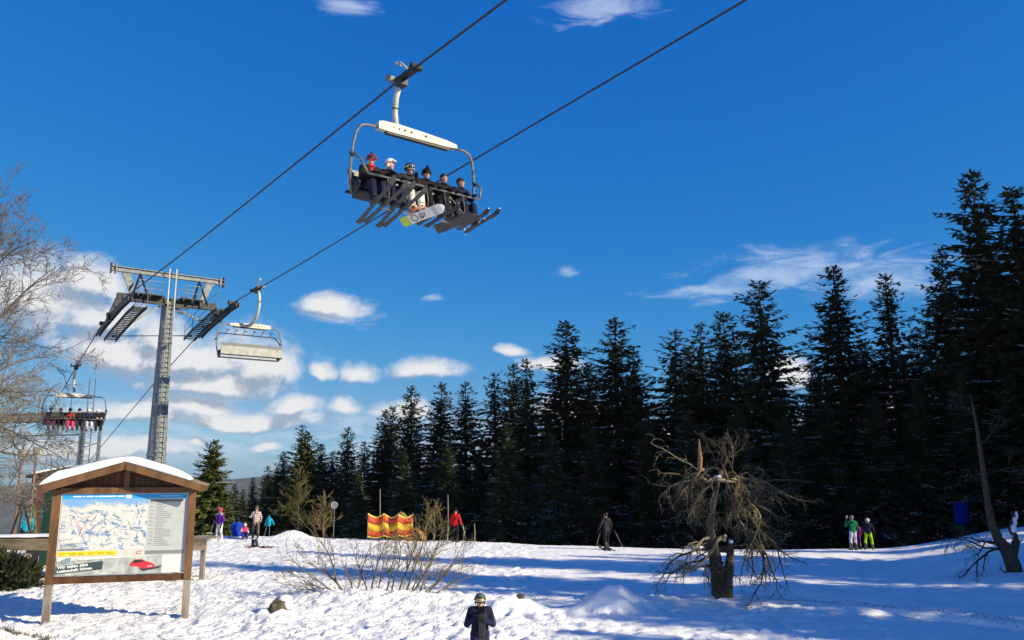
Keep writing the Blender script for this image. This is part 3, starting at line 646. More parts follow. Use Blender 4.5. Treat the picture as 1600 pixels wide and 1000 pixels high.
# --- chairs: local x = across, y = forward, origin on the rope
M_TUBE = mat('frame_paint', (.12, .125, .13), .45, .2, 8)
M_SEAT = mat('seat_pad', (0.02, 0.022, 0.03), 0.6, .2, 10, .15, 50)
M_BACK = mat('backrest_shell', (0.40, 0.41, 0.39), 0.45, .1, 4, .05, 30)
def chair(v, u, facing, label, bar_down):
    nodes = ROPE_L if u < 0 else ROPE_R
    P = lift(u, v, rope_z(nodes, v)); e = empty('lift_chair', P, LAZ + (math.pi if facing > 0 else 0), label, 'lift chair', 'six-seat lift chairs')
    mb = MB(); mb.box((0, 0, -.02), (.16, .95, .14)); mb.box((-.03, .05, .08), (.1, .5, .1)); mb.box((0, -.25, -.16), (.22, .3, .2)); mb.cyl((-.16, .5, .02), (.16, .5, .02), .1, n=10)
    gr = mb.build('grip', M_STEELD, e)
    mb = MB(); mb.cyl((.05, -.62, .06), (.28, -.62, .06), .10, n=12); mb.build('guide_roller', M_STEEL, gr)
    mb = MB(); mb.cyl((-.2, -.5, .02), (.05, -.5, .02), .09, n=10); mb.build('guide_roller', M_STEELD, gr)
    mb = MB(); mb.bar((0, .1, .1), (.02, -.32, .48), .07, .05); mb.bar((0, -.35, .44), (.03, -.5, .54), .12, .08); mb.build('lever', M_PAINTW, gr)
    pts = [(0, -.36, -.1), (0, -.55, -.5), (0, -.60, -.95), (0, -.52, -1.3), (0, -.28, -1.65), (0, .15, -1.88), (0, .5, -1.98)]
    mb = MB(); mb.tube(pts, [.085, .085, .085, .085, .09, .09, .085], 8); hg = mb.build('hanger_arm', M_PAINTW, e, True)
    mb = MB(); mb.cyl((0, -.585, -.8), (0, -.59, -.83), .1, n=8); mb.build('joint_ring', M_STEELD, hg)
    by = .66
    mb = MB(); o_ = [(-1.22, -2.12), (-1.22, -2.02), (-.9, -1.97), (-.2, -1.93), (.6, -1.90), (1.1, -1.92), (1.22, -1.96), (1.22, -2.15), (.9, -2.17), (-.9, -2.15)]
    mb.prism(o_, by - .10, by + .10, 'y'); bm_ = mb.build('support_beam', M_PAINTW, e)
    mb = MB(); mb.prism([(-1.0, -2.16), (1.0, -2.16), (.95, -2.22), (-.95, -2.22)], by - .06, by + .08, 'y'); mb.build('spring_slot', M_STEELD, bm_)
    for x, r in ((.78, .018), (.62, .03), (.45, .038), (.25, .038), (-.2, .045)):
        mb = MB(); mb.cyl((x, by - .1005, -2.03), (x, by + .106, -2.03), r, n=10); mb.build('lightening_hole', M_STEELD, bm_)
    for s in (-1, 1):
        t = [(s * 1.2, by, -2.10), (s * 1.5, by, -2.10), (s * 1.68, by, -2.16), (s * 1.80, by - .02, -2.34), (s * 1.87, by - .04, -2.7), (s * 1.90, by - .06, -3.1), (s * 1.90, by - .1, -3.4), (s * 1.86, by - .16, -3.7), (s * 1.78, by - .2, -3.95)]
        mb = MB(); mb.tube(t, .037, 8); bow = mb.build('frame_tube', M_TUBE if u < 0 else M_STEEL, e, True)
        mb = MB(); mb.ell((s * 1.74, by - .12, -3.78), (.07, .30, .20), 10, 8); mb.build('armrest', M_SEAT, e, True)
        mb = MB(); mb.cyl((s * 1.82, by + .02, -2.98), (s * 1.98, by + .02, -2.98), .05, n=8); mb.build('pivot', M_STEELD, bow)
    mb = MB(); mb.prism([(by - .3, -3.97), (by + .14, -3.94), (by + .19, -3.97), (by + .14, -4.01), (by - .32, -4.04)], -1.72, 1.72, 'x'); st = mb.build('seat', M_SEAT, e)
    for i in range(5):
        mb = MB(); mb.box((-1.12 + i * .56, by, -3.955), (.02, .52, .03)); mb.build('seat_seam', M_STEELD, st)
    rot = Euler((R(12), 0, 0)).to_matrix()
    mb = MB(); mb.box((0, by - .46, -3.60), (3.5, .05, .46), rot); mb.build('backrest', M_BACK, e)
    mb = MB(); mb.box((0, by - .36, -3.62), (3.4, .08, .42), rot); mb.build('back_cushion', M_SEAT, e)
    mb = MB(); mb.box((0, by - .55, -3.28), (3.5, .045, .17), rot); mb.build('head_rail', mat('grey_slat', (.2, .21, .22), .5, .1), e)
    mb = MB(); mb.tube([(-1.85, by - .42, -3.86), (1.85, by - .42, -3.86)], .04, 6); mb.build('rear_tube', M_STEELD, e)
    if bar_down:
        yb, zb = by + .50, -3.60
        mb = MB(); mb.tube([(-1.9, by, -2.98), (-1.86, by + .35, -3.2), (-1.7, yb, zb)], .03, 6); mb.tube([(1.9, by, -2.98), (1.86, by + .35, -3.2), (1.7, yb, zb)], .03, 6)
        mb.tube([(-1.72, yb, zb), (-.08, yb, zb)], .03, 8); mb.tube([(.08, yb, zb), (1.72, yb, zb)], .03, 8)
        bar = mb.build('restraint_bar', M_TUBE, e, True)
        for x in (-1.15, -.55, .0, .55, 1.15):
            mb = MB(); mb.tube([(x, yb, zb), (x, yb + .10, zb - .4), (x, yb + .05, zb - .86)], .016, 5); mb.tube([(x - .17, yb + .06, zb - .86), (x + .17, yb + .06, zb - .86)], .022, 6); mb.build('footrest', M_TUBE, bar)
    else:
        yb, zb = by + .35, -2.56
        mb = MB(); mb.tube([(-1.86, by, -3.0), (-1.72, by + .3, -2.66), (-1.6, yb, zb), (1.6, yb, zb), (1.72, by + .3, -2.66), (1.86, by, -3.0)], .032, 6); bar = mb.build('restraint_bar', M_STEELD, e, True)
        for x in (-1.3, -.8, -.27, .27, .8, 1.3):
            mb = MB(); mb.tube([(x, yb, zb), (x + .06, yb - .1, zb + .16), (x + .14, yb - .12, zb + .24)], .018, 5); mb.tube([(x - .02, yb - .12, zb + .25), (x + .2, yb - .12, zb + .22)], .02, 5); mb.build('footrest', M_STEELD, bar)
    return e
CH1 = chair(33.7, -3.1, 1, 'occupied six-seat chair with white beam overhead, carrying six riders', True)
CH2 = chair(6.5, 3.1, -1, 'empty six-seat chair hanging right of the grey tower, bar raised', False)
CH3 = chair(-9.0, -3.1, 1, 'far occupied chair behind the bare branches, left of the tower', True)

# --- lower gantry at the left: a two-legged steel portal with a long deck reaching left
gp = at(138, 725, 61); gz0 = gzf(gp[0], gp[1])
gan = empty('steel_gantry', (gp[0], gp[1], gz0), R(6), 'grey steel gantry with ladder and long deck beam, left of the tall tower', 'gantry')
top = at(138, 648, 61)[2] - gz0
for x in (-.62, .62):
    mb = MB(); mb.box((x, 0, top / 2 - .5), (.32 if x < 0 else .16, .3, top + 1)); mb.build('leg', M_STEEL, gan)
mb = MB(); mb.box((0, 0, top - .1), (1.7, .5, .55)); mb.build('head_beam', M_STEELD, gan)
for k in range(4):
    mb = MB(); mb.bar((-.46, -.05, top - 1.1 - k * 1.3), (.54, -.05, top - .75 - k * 1.3), .06, .06); mb.build('brace', M_STEEL, gan)
mb = MB()
for x in (-.3, .12): mb.bar((x, -.3, -1), (x, -.3, top + 2.6), .06, .06)
ld = mb.build('ladder', M_STEEL, gan)
rg_ = MB(); rg_.bar((-.3, -.3, 0), (.12, -.3, 0), .04, .04); rgm = rg_.mesh('rung', M_STEEL)
for k in range(int((top + 1.6) / .42)): put('rung', rgm, ld, (0, 0, .3 + k * .42))
mb = MB(); mb.prism([(-.9, top + .15), (-.9, top - .45), (-5.5, top - .6), (-8.5, top - .4), (-8.5, top - .1), (-4, top + .05)], -.9, .9, 'y'); dk = mb.build('deck', mat('deck_metal', (.13, .125, .11), .6, .2), gan)
for k in range(9):
    mb = MB(); mb.box((-1.4 - k * .8, 0, top - .40 - .015 * k), (.1, 1.9, .34)); mb.build('deck_rib', mat('rib_rust', (.12, .07, .035), .8, .25), dk)
for x in (-1.2, -2.3, -3.4, -4.5):
    mb = MB(); mb.bar((x, -.9, top + .1), (x, -.9, top + 1.3), .05, .05); mb.build('post', M_STEEL, dk)
mb = MB(); mb.tube([(-5, -.9, top + 1.3), (-.8, -.9, top + 1.3)], .03, 5); mb.build('railing', M_STEEL, dk)
mb = MB(); mb.bar((-6.5, .2, top - 1.6), (-.6, .2, top - 1.45), .12, .1)
for x in (-3.2, -2.4, -5): mb.bar((x, .2, top - 1.5), (x, .2, top - 1.05), .06, .06)
mb.build('hanging_rail', mat('green_rail', (.06, .09, .08), .6, .2), gan)

# ------------------------------------------------------------------ notice board
LP = np.array([-11.62, 21.55]); RP = np.array([-8.50, 22.45])
bc = (LP + RP) / 2; bdir = RP - LP; bl = np.linalg.norm(bdir); brz = math.atan2(bdir[1], bdir[0])
bz = min(ground_z(*LP), ground_z(*RP))
board = empty('notice_board', (bc[0], bc[1], bz), brz, 'large brown wooden notice board with ski map and snow-covered gable roof', 'notice board')
hw = bl / 2
for s in (-1, 1):
    mb = MB(); mb.box((s * hw, 0, .2), (.17, .17, 1.6)); mb.build('post_foot', M_POSTG, board)
    mb = MB(); mb.box((s * hw, 0, 2.17), (.175, .175, 2.32)); mb.build('post', M_WOOD, board)
zb0, zb1 = 1.18, 3.23
mb = MB(); mb.box((0, .01, 1.08), (2 * hw - .17, .12, .16)); mb.build('bottom_rail', M_WOODD, board)
mb = MB(); mb.box((0, 0, 3.30), (2 * hw - .17, .16, .15)); mb.build('tie_beam', M_WOOD, board)
W2 = hw - .10
mb = MB(); mb.box((0, .01, (zb0 + zb1) / 2), (2 * W2, .05, zb1 - zb0)); mb.build('panel', mat('panel_sheet', (.55, .55, .54), .4, .03), board)
# gable: boards behind, king post, rafters, roof boards, snow
AX, EZ, AZ = 1.98, 3.34, 3.94
nb = 22
for i in range(nb):
    x0 = -1.62 + i * 3.24 / nb; x1 = x0 + 3.24 / nb - .012; xm = (x0 + x1) / 2
    hgt = lambda x: EZ + .02 + (AZ - EZ) * (1 - abs(x) / AX)
    mb = MB(); mb.prism([(x0, 3.30), (x1, 3.30), (x1, hgt(x1) - .05), (x0, hgt(x0) - .05)], .03 + .004 * (i % 2), .06, 'y'); mb.build('gable_board', M_WOODD, board)
mb = MB(); mb.prism([(-1.66, 3.30), (1.66, 3.30), (1.66, 3.42), (0, 3.90), (-1.66, 3.42)], .062, .075, 'y'); mb.build('gable_back', M_WOODD, board)
mb = MB(); mb.box((0, -.02, 3.60), (.13, .10, .46)); mb.build('king_post', M_WOOD, board)
roof = None
for s in (-1, 1):
    sl = math.atan2(AZ - EZ, AX); L = math.hypot(AX, AZ - EZ); ry = s * sl
    rotm = Euler((0, ry, 0)).to_matrix(); c = (s * AX / 2, 0, (EZ + AZ) / 2 + .06)
    n = np.array(rotm @ Vector((0, 0, 1)))
    for yf in (-.52, .56):
        mb = MB(); mb.box(np.array(c) + (0, yf, 0) - n * .07, (L, .06, .17), rotm); mb.build('barge_board', M_WOOD, board)
    for k in range(7):
        yk = -.47 + k * .16
        mb = MB(); mb.box(np.array(c) + (0, yk, 0) + n * .035, (L + .04, .15, .03), rotm); mb.build('roof_board', M_WOODG if s > 0 else M_WOOD, board)
    mb = MB(); mb.box(np.array(c) + (0, 0, 0) - n * .02, (L * .98, .1, .1), rotm); mb.build('rafter', M_WOOD, board)
# snow blanket on the roof
ns, nt = 60, 14; V = []
for j in range(nt + 1):
    t = j / nt
    for i in range(ns + 1):
        x = -AX * .98 + (AX * .98 + AX * .80) * i / ns; y = -.56 + 1.14 * t
        edge = min((x + AX * .98), (AX * .80 - x)) ; e2 = min(t, 1 - t) * 1.14
        th = .18 * min(1, max(0, edge / .38)) ** .55 * min(1, (e2 / .16 + .35)) ** .6 * (1 - .25 * sstep(x, .1, AX * .8))
        th += .10 * float(fbm(np.array([x * 1.7]), np.array([y * 2.1 + 5]), 3)); th *= 1 + .25 * sstep(-x, 0, 1.5)
        rz_ = EZ + (AZ - EZ) * (1 - math.sqrt(x * x + .07) / AX) + .12
        V.append((x, y, rz_ + max(th, .0)))
    for i in range(ns + 1):
        x = -AX * .98 + (AX * .98 + AX * .80) * i / ns; y = -.56 + 1.14 * t
        V.append((x, y, EZ + (AZ - EZ) * (1 - abs(x) / AX) + .10))
st_ = 2 * (ns + 1); F = []
for j in range(nt):
    for i in range(ns):
        a = j * st_ + i; F.append((a, a + 1, a + st_ + 1, a + st_)); b = a + ns + 1; F.append((b, b + st_, b + st_ + 1, b + 1))
for i in range(ns):
    for j in (0, nt): a = j * st_ + i; F.append((a, a + ns + 1, a + ns + 2, a + 1))
for j in range(nt):
    for i in (0, ns): a = j * st_ + i; F.append((a, a + st_, a + st_ + ns + 1, a + ns + 1))
mb = MB(); mb.add(V, F); mb.build('snow_cover', M_SNOW, board, True)
# printed sheets (flat print)
def sheet(name, x0, x1, z0, z1, m, y=-.02, parent=board, skew=0.0):
    mb = MB(); mb.add([(x0, y, z0), (x1, y, z0 + skew), (x1, y, z1 + skew), (x0, y, z1), (x0, y + .004, z0), (x1, y + .004, z0 + skew), (x1, y + .004, z1 + skew), (x0, y + .004, z1)], [(0, 1, 2, 3), (7, 6, 5, 4), (0, 4, 5, 1), (1, 5, 6, 2), (2, 6, 7, 3), (3, 7, 4, 0)])
    return mb.build(name, m, parent)
def flat(name, col, rough=.45): return mat(name, col, rough, .03, 5)
zs_ = 1.66
mapm = bpy.data.materials.new('printed_panorama'); mapm.use_nodes = True; t = mapm.node_tree; b = t.nodes['Principled BSDF']; b.inputs['Roughness'].default_value = .35
tcn = N(t, 'ShaderNodeTexCoord').outputs['Object']
vv = vmath(t, 'MULTIPLY', tcn, (1.0, 0, 1.5)).outputs[0]
wn_ = noise(t, vv, 1.6, 4, .55); wv = vmath(t, 'MULTIPLY', vmath(t, 'SUBTRACT', wn_.outputs['Color'], (.5, .5, .5)).outputs[0], (.7, 0, .7)).outputs[0]
p1 = vmath(t, 'ADD', vv, wv).outputs[0]; p2 = vmath(t, 'ADD', p1, (.05, 0, .045)).outputs[0]
h1 = noise(t, p1, 3.4, 9, .62).outputs['Fac']; h2 = noise(t, p2, 3.4, 9, .62).outputs['Fac']
sh = smooth(t, mth(t, 'SUBTRACT', h1, h2), -.10, .0)
fo = smooth(t, noise(t, p1, 5.5, 6, .7).outputs['Fac'], .58, .70)
cA = cmix(t, sh, (.13, .24, .43), (.58, .59, .58)); cB = cmix(t, mth(t, 'MULTIPLY', fo, .75), cA, (.05, .10, .18))
spz = N(t, 'ShaderNodeSeparateXYZ'); t.links.new(tcn, spz.inputs[0])
sk = smooth(t, mth(t, 'ADD', spz.outputs[2], mth(t, 'MULTIPLY', mth(t, 'SUBTRACT', noise(t, vv, 2.2, 5, .5).outputs['Fac'], .5), .5)), 2.88, 3.02)
cC = cmix(t, sk, cB, (.18, .36, .68))
t.links.new(cC, b.inputs['Base Color'])
xL = -W2
rp_ = random.Random(9)
for k in range(16):
    x, z = xL + rp_.uniform(.25, 1.85), rp_.uniform(2.35, 2.85); pl_ = [(x, -.0225, z)]; dx = rp_.uniform(-.03, .03)
    for s in range(rp_.randint(5, 10)): dx = max(-.06, min(.06, dx + rp_.uniform(-.03, .03))); x = min(max(x + dx, xL + .08), xL + 2.0); z = max(z - rp_.uniform(.02, .05), 1.87); pl_.append((x, -.0225, z))
    mb = MB(); mb.tube(pl_, .004, 4); mb.build('piste_line', [mat('print_pisteblue', (.03, .10, .45), .5), mat('print_pistered', (.5, .05, .05), .5), mat('print_pisteblack', (.03, .03, .04), .5), mat('print_lift', (.12, .12, .13), .5)][k % 4], board)
sheet('map_print', xL + .03, xL + 2.08, 1.80, 3.09, mapm)
sheet('header_strip', xL + .03, W2 - .03, 3.09, 3.205, flat('print_cyan', (.02, .32, .72)))
tb = sheet('legend_table', xL + 2.08, W2 - .10, 1.66, 3.07, flat('print_pale', (.43, .46, .47)))
sheet('table_edge', W2 - .10, W2 - .03, 1.66, 3.07, flat('print_grey', (.36, .39, .42)))
ys_ = sheet('yellow_strip', xL + .03, xL + 1.40, 1.675, 1.785, flat('print_yellow', (.75, .60, .03)))
for k in range(6):
    for r_ in range(2): sheet('text_line', xL + .07 + k * .22, xL + .07 + k * .22 + (.17 if (k + r_) % 3 else .11), 1.70 + r_ * .035, 1.716 + r_ * .035, flat('print_olive', (.35, .27, .02)), -.024, ys_)
rr_ = random.Random(4)
sheet('table_heading', xL + 2.12, W2 - .12, 3.0, 3.055, flat('print_darkgrey', (.12, .13, .15)), -.024, tb)
sheet('table_footer', xL + 2.08, W2 - .04, 1.675, 1.76, flat('print_midgrey', (.20, .21, .22)), -.024, tb)
for k in range(24):
    z = 2.965 - k * .047; x0 = xL + 2.28
    sheet('text_line', x0, x0 + rr_.uniform(.15, .42), z, z + .014, flat('print_ink', (.22, .23, .26)), -.024, tb)
    if k % 2 == 0: sheet('text_line', xL + 2.13, xL + 2.22, z, z + .014, flat('print_ink', (.22, .23, .26)), -.024, tb)
    if k % 2: sheet('table_rule', xL + 2.10, W2 - .12, z + .028, z + .032, flat('print_rule', (.45, .47, .5)), -.0235, tb)
for k, w in enumerate((.20, .05, .17, .05, .42, .16, .08)):
    x0 = xL + .28 + sum((.20, .05, .17, .05, .42, .16, .08)[:k]) + k * .03
    sheet('header_mark', x0, x0 + w, 3.135, 3.165, flat('print_white', (.78, .80, .82)), -.024)
sheet('header_badge', xL + 1.52, xL + 1.66, 3.10, 3.195, flat('print_white', (.78, .80, .82)), -.024)
sheet('header_mark', xL + 2.35, xL + 2.85, 3.14, 3.156, flat('print_paleblue', (.45, .65, .85)), -.024)
for k in range(4): sheet('text_line', xL + .07, xL + .62 - .06 * k, 1.97 - k * .035, 1.982 - k * .035, flat('print_ink', (.22, .23, .26)), -.024)
sheet('map_footer', xL + .06, xL + .65, 1.81, 1.845, flat('print_darkgrey', (.12, .13, .15)), -.024)
mb = MB(); mb.tube([(xL + 1.93 + .06 * math.cos(q), -.022, 1.72 + .035 * math.sin(q)) for q in np.linspace(0, 5.5, 12)], .006, 4); mb.build('round_stamp', flat('print_red', (.55, .04, .04)), board)
# lower advertisement: grey snow-spray picture, dark slanted band with two lines of text, red car
adm = mat('printed_spray', (.52, .55, .54), .35, .2, 3.5, col2=(.22, .26, .26), detail=8)
ad = sheet('advert_print', xL + .03, W2 - .10, 1.20, 1.645, adm, -.03)
sheet('advert_margin', W2 - .55, W2 - .10, 1.20, 1.645, flat('print_pale2', (.62, .66, .66)), -.033, ad)
mb = MB(); mb.add([(xL + .03, -.036, 1.55), (W2 - .55, -.036, 1.645), (xL + .03, -.036, 1.645)], [(0, 1, 2)]); mb.build('advert_corner', flat('print_pale3', (.66, .70, .68)), ad)
mb = MB(); mb.add([(xL + .03, -.037, 1.235), (xL + 1.10, -.037, 1.33), (xL + 1.10, -.037, 1.535), (xL + .03, -.037, 1.43)], [(0, 1, 2, 3)]); mb.build('slogan_band', flat('print_slate', (.035, .065, .075)), ad)
def text(body, size, loc, rot, m, parent, name='lettering', offset=0.0, ext=.001):
    cu = bpy.data.curves.new(name, 'FONT'); cu.body = body; cu.size = size; cu.extrude = ext; cu.offset = offset; cu.resolution_u = 2
    o = bpy.data.objects.new(name, cu); COL.objects.link(o); dg = bpy.context.evaluated_depsgraph_get(); dg.update()
    me = bpy.data.meshes.new_from_object(o.evaluated_get(dg)); bpy.data.objects.remove(o); bpy.data.curves.remove(cu)
    me.materials.clear(); me.materials.append(m)
    o = put(name, me, parent); o.location = loc; o.rotation_euler = rot
    return o
tw_ = flat('print_white', (.78, .80, .82))
text('Wir teilen eine', .115, (xL + .06, -.040, 1.36), (R(90), -math.atan2(.1, 1.07), 0), tw_, ad, offset=.003)
text('Leidenschaft: Schnee.', .095, (xL + .06, -.040, 1.268), (R(90), -math.atan2(.1, 1.07), 0), tw_, ad, offset=.003)
def poly(name, pts, m, y, parent):
    mb = MB(); mb.add([(x, y, z) for x, z in pts], [tuple(range(len(pts)))]); return mb.build(name, m, parent)
cx0, cz0 = xL + 1.72, 1.30
car = poly('car_print', [(cx0, cz0 + .09), (cx0 + .03, cz0 + .16), (cx0 + .12, cz0 + .25), (cx0 + .30, cz0 + .25), (cx0 + .42, cz0 + .19), (cx0 + .58, cz0 + .14), (cx0 + .62, cz0 + .07), (cx0 + .60, cz0 + .02), (cx0 + .34, cz0 + .0), (cx0 + .2, cz0 + .07)], flat('print_carred', (.55, .03, .05)), -.037, ad)
poly('car_window', [(cx0 + .06, cz0 + .165), (cx0 + .14, cz0 + .235), (cx0 + .29, cz0 + .235), (cx0 + .36, cz0 + .185), (cx0 + .2, cz0 + .16)], flat('print_black', (.03, .03, .04)), -.039, ad)
poly('car_shadow', [(cx0 + .24, cz0 + .03), (cx0 + .34, cz0 - .045), (cx0 + .72, cz0 + .02), (cx0 + .82, cz0 + .09), (cx0 + .62, cz0 + .04), (cx0 + .36, cz0 + .01)], flat('print_black', (.03, .03, .04)), -.038, ad)
poly('car_grille', [(cx0 + .44, cz0 + .05), (cx0 + .56, cz0 + .06), (cx0 + .55, cz0 + .09), (cx0 + .44, cz0 + .08)], flat('print_pale', (.43, .46, .47)), -.039, ad)
poly('advert_figure', [(xL + .2, 1.46), (xL + .34, 1.53), (xL + .36, 1.63), (xL + .26, 1.635), (xL + .12, 1.57)], flat('print_steelblue', (.2, .27, .32)), -.038, ad)
mb = MB(); mb.tube([(xL + .42 + .26 * q, -.038, 1.58 + .03 * math.sin(q * 9)) for q in np.linspace(0, 1, 12)], .005, 4); mb.build('advert_flourish', flat('print_pink', (.45, .12, .22)), ad)
# trestle table behind the board
tR = np.array([-10.45, 29.6]); tL = np.array([-18.6, 29.9]); tz = ground_z(*tR)
tabl = empty('trestle_table', (tR[0], tR[1], tz), 0.0, 'long weathered wooden trestle table reaching out behind the notice board', 'table')
hT = 1.30
for k in range(4):
    mb = MB(); mb.box((-4.1, -.42 + k * .30, hT + .02), (8.3, .28, .05)); mb.build('plank', M_WOODG, tabl)
mb = MB(); mb.box((-4.1, -.60, hT - .16), (8.3, .07, .34)); mb.build('apron', M_WOODG, tabl)
for x in (-.08, -1.0, -2.4, -4.2, -6, -7.8):
    for y in (-.5, .5):
        mb = MB(); mb.box((x if y < 0 else x - .35, y, hT / 2 - .3), (.14, .14, hT + .5)); mb.build('leg', M_POSTG, tabl)
V = []; F = []; n = 40
for i in range(n + 1):
    x = -7.9 + 4.6 * i / n
    for j in range(7):
        y = -.52 + 1.0 * j / 6; th = .12 * math.sin(math.pi * (i + .3) / (n + .6)) ** .4 * math.sin(math.pi * (j + .4) / 6.8) ** .5 + .05 * float(fbm(np.array([x * 2]), np.array([y * 3]), 2))
        V.append((x, y, hT + .045 + max(0, th)))
for i in range(n):
    for j in range(6): a = i * 7 + j; F.append((a, a + 7, a + 8, a + 1))
mb = MB(); mb.add(V, F); mb.build('snow_cover', M_SNOW, tabl, True)
# ------------------------------------------------------------------ people
def cloth(name, col, rough=.85): return mat('cloth_' + name, col, rough, .25, 7, .9, 16, spec=.15)
C_NAVY = cloth('navy', (.012, .016, .045)); C_BLACK = cloth('black', (.012, .012, .015)); C_DGREY = cloth('charcoal', (.03, .03, .035)); C_DBLUE = cloth('dark_blue', (.018, .024, .07))
C_RED = cloth('red', (.62, .02, .025)); C_WHITE = cloth('white', (.68, .67, .62)); C_PURPLE = cloth('purple', (.12, .02, .30)); C_PINK = cloth('pink', (.62, .05, .16))
C_BLUE = cloth('blue', (.01, .05, .42)); C_TURQ = cloth('turquoise', (.01, .28, .42)); C_GREEN = cloth('green', (.01, .16, .07)); C_LIME = cloth('lime', (.30, .55, .01)); C_MAG = cloth('magenta', (.25, .01, .18))
C_DRED = cloth('dark_red', (.20, .03, .025)); C_BROWN = cloth('brown', (.07, .045, .035)); C_KHAKI = cloth('grey_brown', (.13, .11, .10)); C_LAV = cloth('pale_lavender', (.52, .50, .62)); C_ORANGE = cloth('orange', (.6, .16, .06)); C_PLUM = cloth('plum', (.06, .03, .05))
M_SKIN = mat('skin', (.50, .27, .19), .55, .08, 12); M_HAIR = mat('dark_hair', (.02, .013, .01), .6, .3, 40, .5, 120); M_HAIRG = mat('grey_hair', (.2, .2, .22), .7, .2, 40, .5, 120)
M_EYE = mat('eye_dark', (.02, .015, .012), .2, .1); M_LIP = mat('lip', (.33, .11, .09), .5, .1)
M_BOOT = mat('ski_boot', (.03, .03, .035), .35, .15, 12); M_BOOTW = mat('white_boot', (.55, .55, .55), .4, .1, 12); M_BOOTO = mat('orange_boot', (.55, .16, .07), .45, .15, 12)
M_LENS = mat('goggle_lens', (.55, .22, .02), .08, .4, 14, spec=.8, col2=(.03, .28, .22)); M_LENSD = mat('dark_lens', (.02, .02, .03), .08, .2, 8, spec=.8)
M_PLAID = None
def checked():
    m = bpy.data.materials.new('checked_cloth'); m.use_nodes = True; t = m.node_tree; b = t.nodes['Principled BSDF']; b.inputs['Roughness'].default_value = .8
    co = N(t, 'ShaderNodeTexCoord').outputs['Object']; s = N(t, 'ShaderNodeSeparateXYZ'); t.links.new(co, s.inputs[0])
    f = lambda v: mth(t, 'LESS_THAN', mth(t, 'FRACT', mth(t, 'MULTIPLY', v, 9.0)), .32)
    g = mth(t, 'MAXIMUM', f(s.outputs[0]), f(s.outputs[2]))
    t.links.new(cmix(t, g, (.50, .42, .40), (.22, .17, .17)), b.inputs['Base Color']); return m
M_PLAID = checked()
SLOPE_SCALE = 1.0
def V3(*a): return np.array(a, float)
def stand_pose(arm_l=None, arm_r=None, stride=.0, spread=.11, lean=.0):
    J = dict(pelvis=V3(0, 0, .95), waist=V3(0, .01 + lean * .3, 1.12), chest=V3(0, .02 + lean * .7, 1.30), neck=V3(0, .02 + lean, 1.47), head=V3(0, .05 + lean * 1.15, 1.62))
    for s, n in ((-1, 'l'), (1, 'r')):
        J['hip' + n] = V3(s * .095, 0, .90); st = stride * s
        J['kn' + n] = V3(s * (spread + .01), .04 + st * .5, .49); J['an' + n] = V3(s * (spread + .02), st - .01, .10); J['toe' + n] = V3(s * (spread + .05), st + .15, .045)
        J['sh' + n] = V3(s * .19, .02 + lean * .9, 1.405); a = arm_l if s < 0 else arm_r
        el, wr = a if a else (V3(s * .27, -.02 + lean, 1.13), V3(s * .25, .10 + lean, .90))
        J['el' + n] = V3(*el); J['wr' + n] = V3(*wr)
    return J
def sit_pose(arm_l=None, arm_r=None, knee=.0, lean=.0, foot=.0):          # origin = hip joints' height on a seat
    J = dict(pelvis=V3(0, 0, .05), waist=V3(0, .0 + lean * .3, .22), chest=V3(0, .01 + lean * .7, .40), neck=V3(0, .03 + lean, .57), head=V3(0, .07 + lean * 1.15, .72))
    for s, n in ((-1, 'l'), (1, 'r')):
        J['hip' + n] = V3(s * .095, .02, .02); J['kn' + n] = V3(s * .13, .46, .03 + knee); J['an' + n] = V3(s * .13, .52 + foot, -.36 + knee * .6); J['toe' + n] = V3(s * .14, .67 + foot, -.38 + knee * .9)
        J['sh' + n] = V3(s * .19, .02 + lean * .9, .505); a = arm_l if s < 0 else arm_r
        el, wr = a if a else (V3(s * .25, .16 + lean, .28), V3(s * .16, .42, .30))
        J['el' + n] = V3(*el); J['wr' + n] = V3(*wr)
    return J
def ground_pose():
    J = sit_pose((V3(-.24, .18, .26)), None) if False else sit_pose()
    for s, n in ((-1, 'l'), (1, 'r')):
        J['kn' + n] = V3(s * .15, .34, .26); J['an' + n] = V3(s * .14, .58, -.02); J['toe' + n] = V3(s * .15, .72, .03); J['wr' + n] = V3(s * .14, .36, .30)
    return J
_cache = {}
def glove_mesh(m):
    k = ('g', m.name)
    if k not in _cache:
        mb = MB(); mb.capsule((0, 0, 0), .034, (0, .055, 0), .040, 8); mb.capsule((-.018, .02, 0), .026, (-.02, .07, 0), .024, 8); mb.capsule((.018, .02, 0), .026, (.02, .07, 0), .024, 8)
        for i, (x, L) in enumerate(((-.033, .062), (-.011, .075), (.012, .072), (.034, .055))):
            p = V3(x, .085, 0); q = p + V3(x * .12, L * .6, -.012); r_ = q + V3(0, L * .38, -.04)
            mb.capsule(p, .0125, q, .0120, 6); mb.capsule(q, .0120, r_, .0105, 6)
        mb.capsule((-.03, .03, -.005), .015, (-.062, .065, -.02), .0135, 6); mb.capsule((-.062, .065, -.02), .0135, (-.060, .10, -.038), .012, 6)
        mb.capsule((0, -.05, 0), .042, (0, -.01, 0), .040, 8)
        _cache[k] = mb.mesh('glove', m, True)
    return _cache[k]
def boot_mesh(m):
    k = ('b', m.name)
    if k not in _cache:
        mb = MB(); mb.capsule((0, -.02, .02), .068, (0, .02, .22), .078, 10); mb.capsule((0, -.05, -.03), .058, (0, .13, -.045), .050, 10); mb.box((0, .045, -.085), (.10, .30, .035))
        for z in (.06, .14): mb.box((0, .085, z), (.12, .03, .022))
        _cache[k] = mb.mesh('boot', m, True)
    return _cache[k]
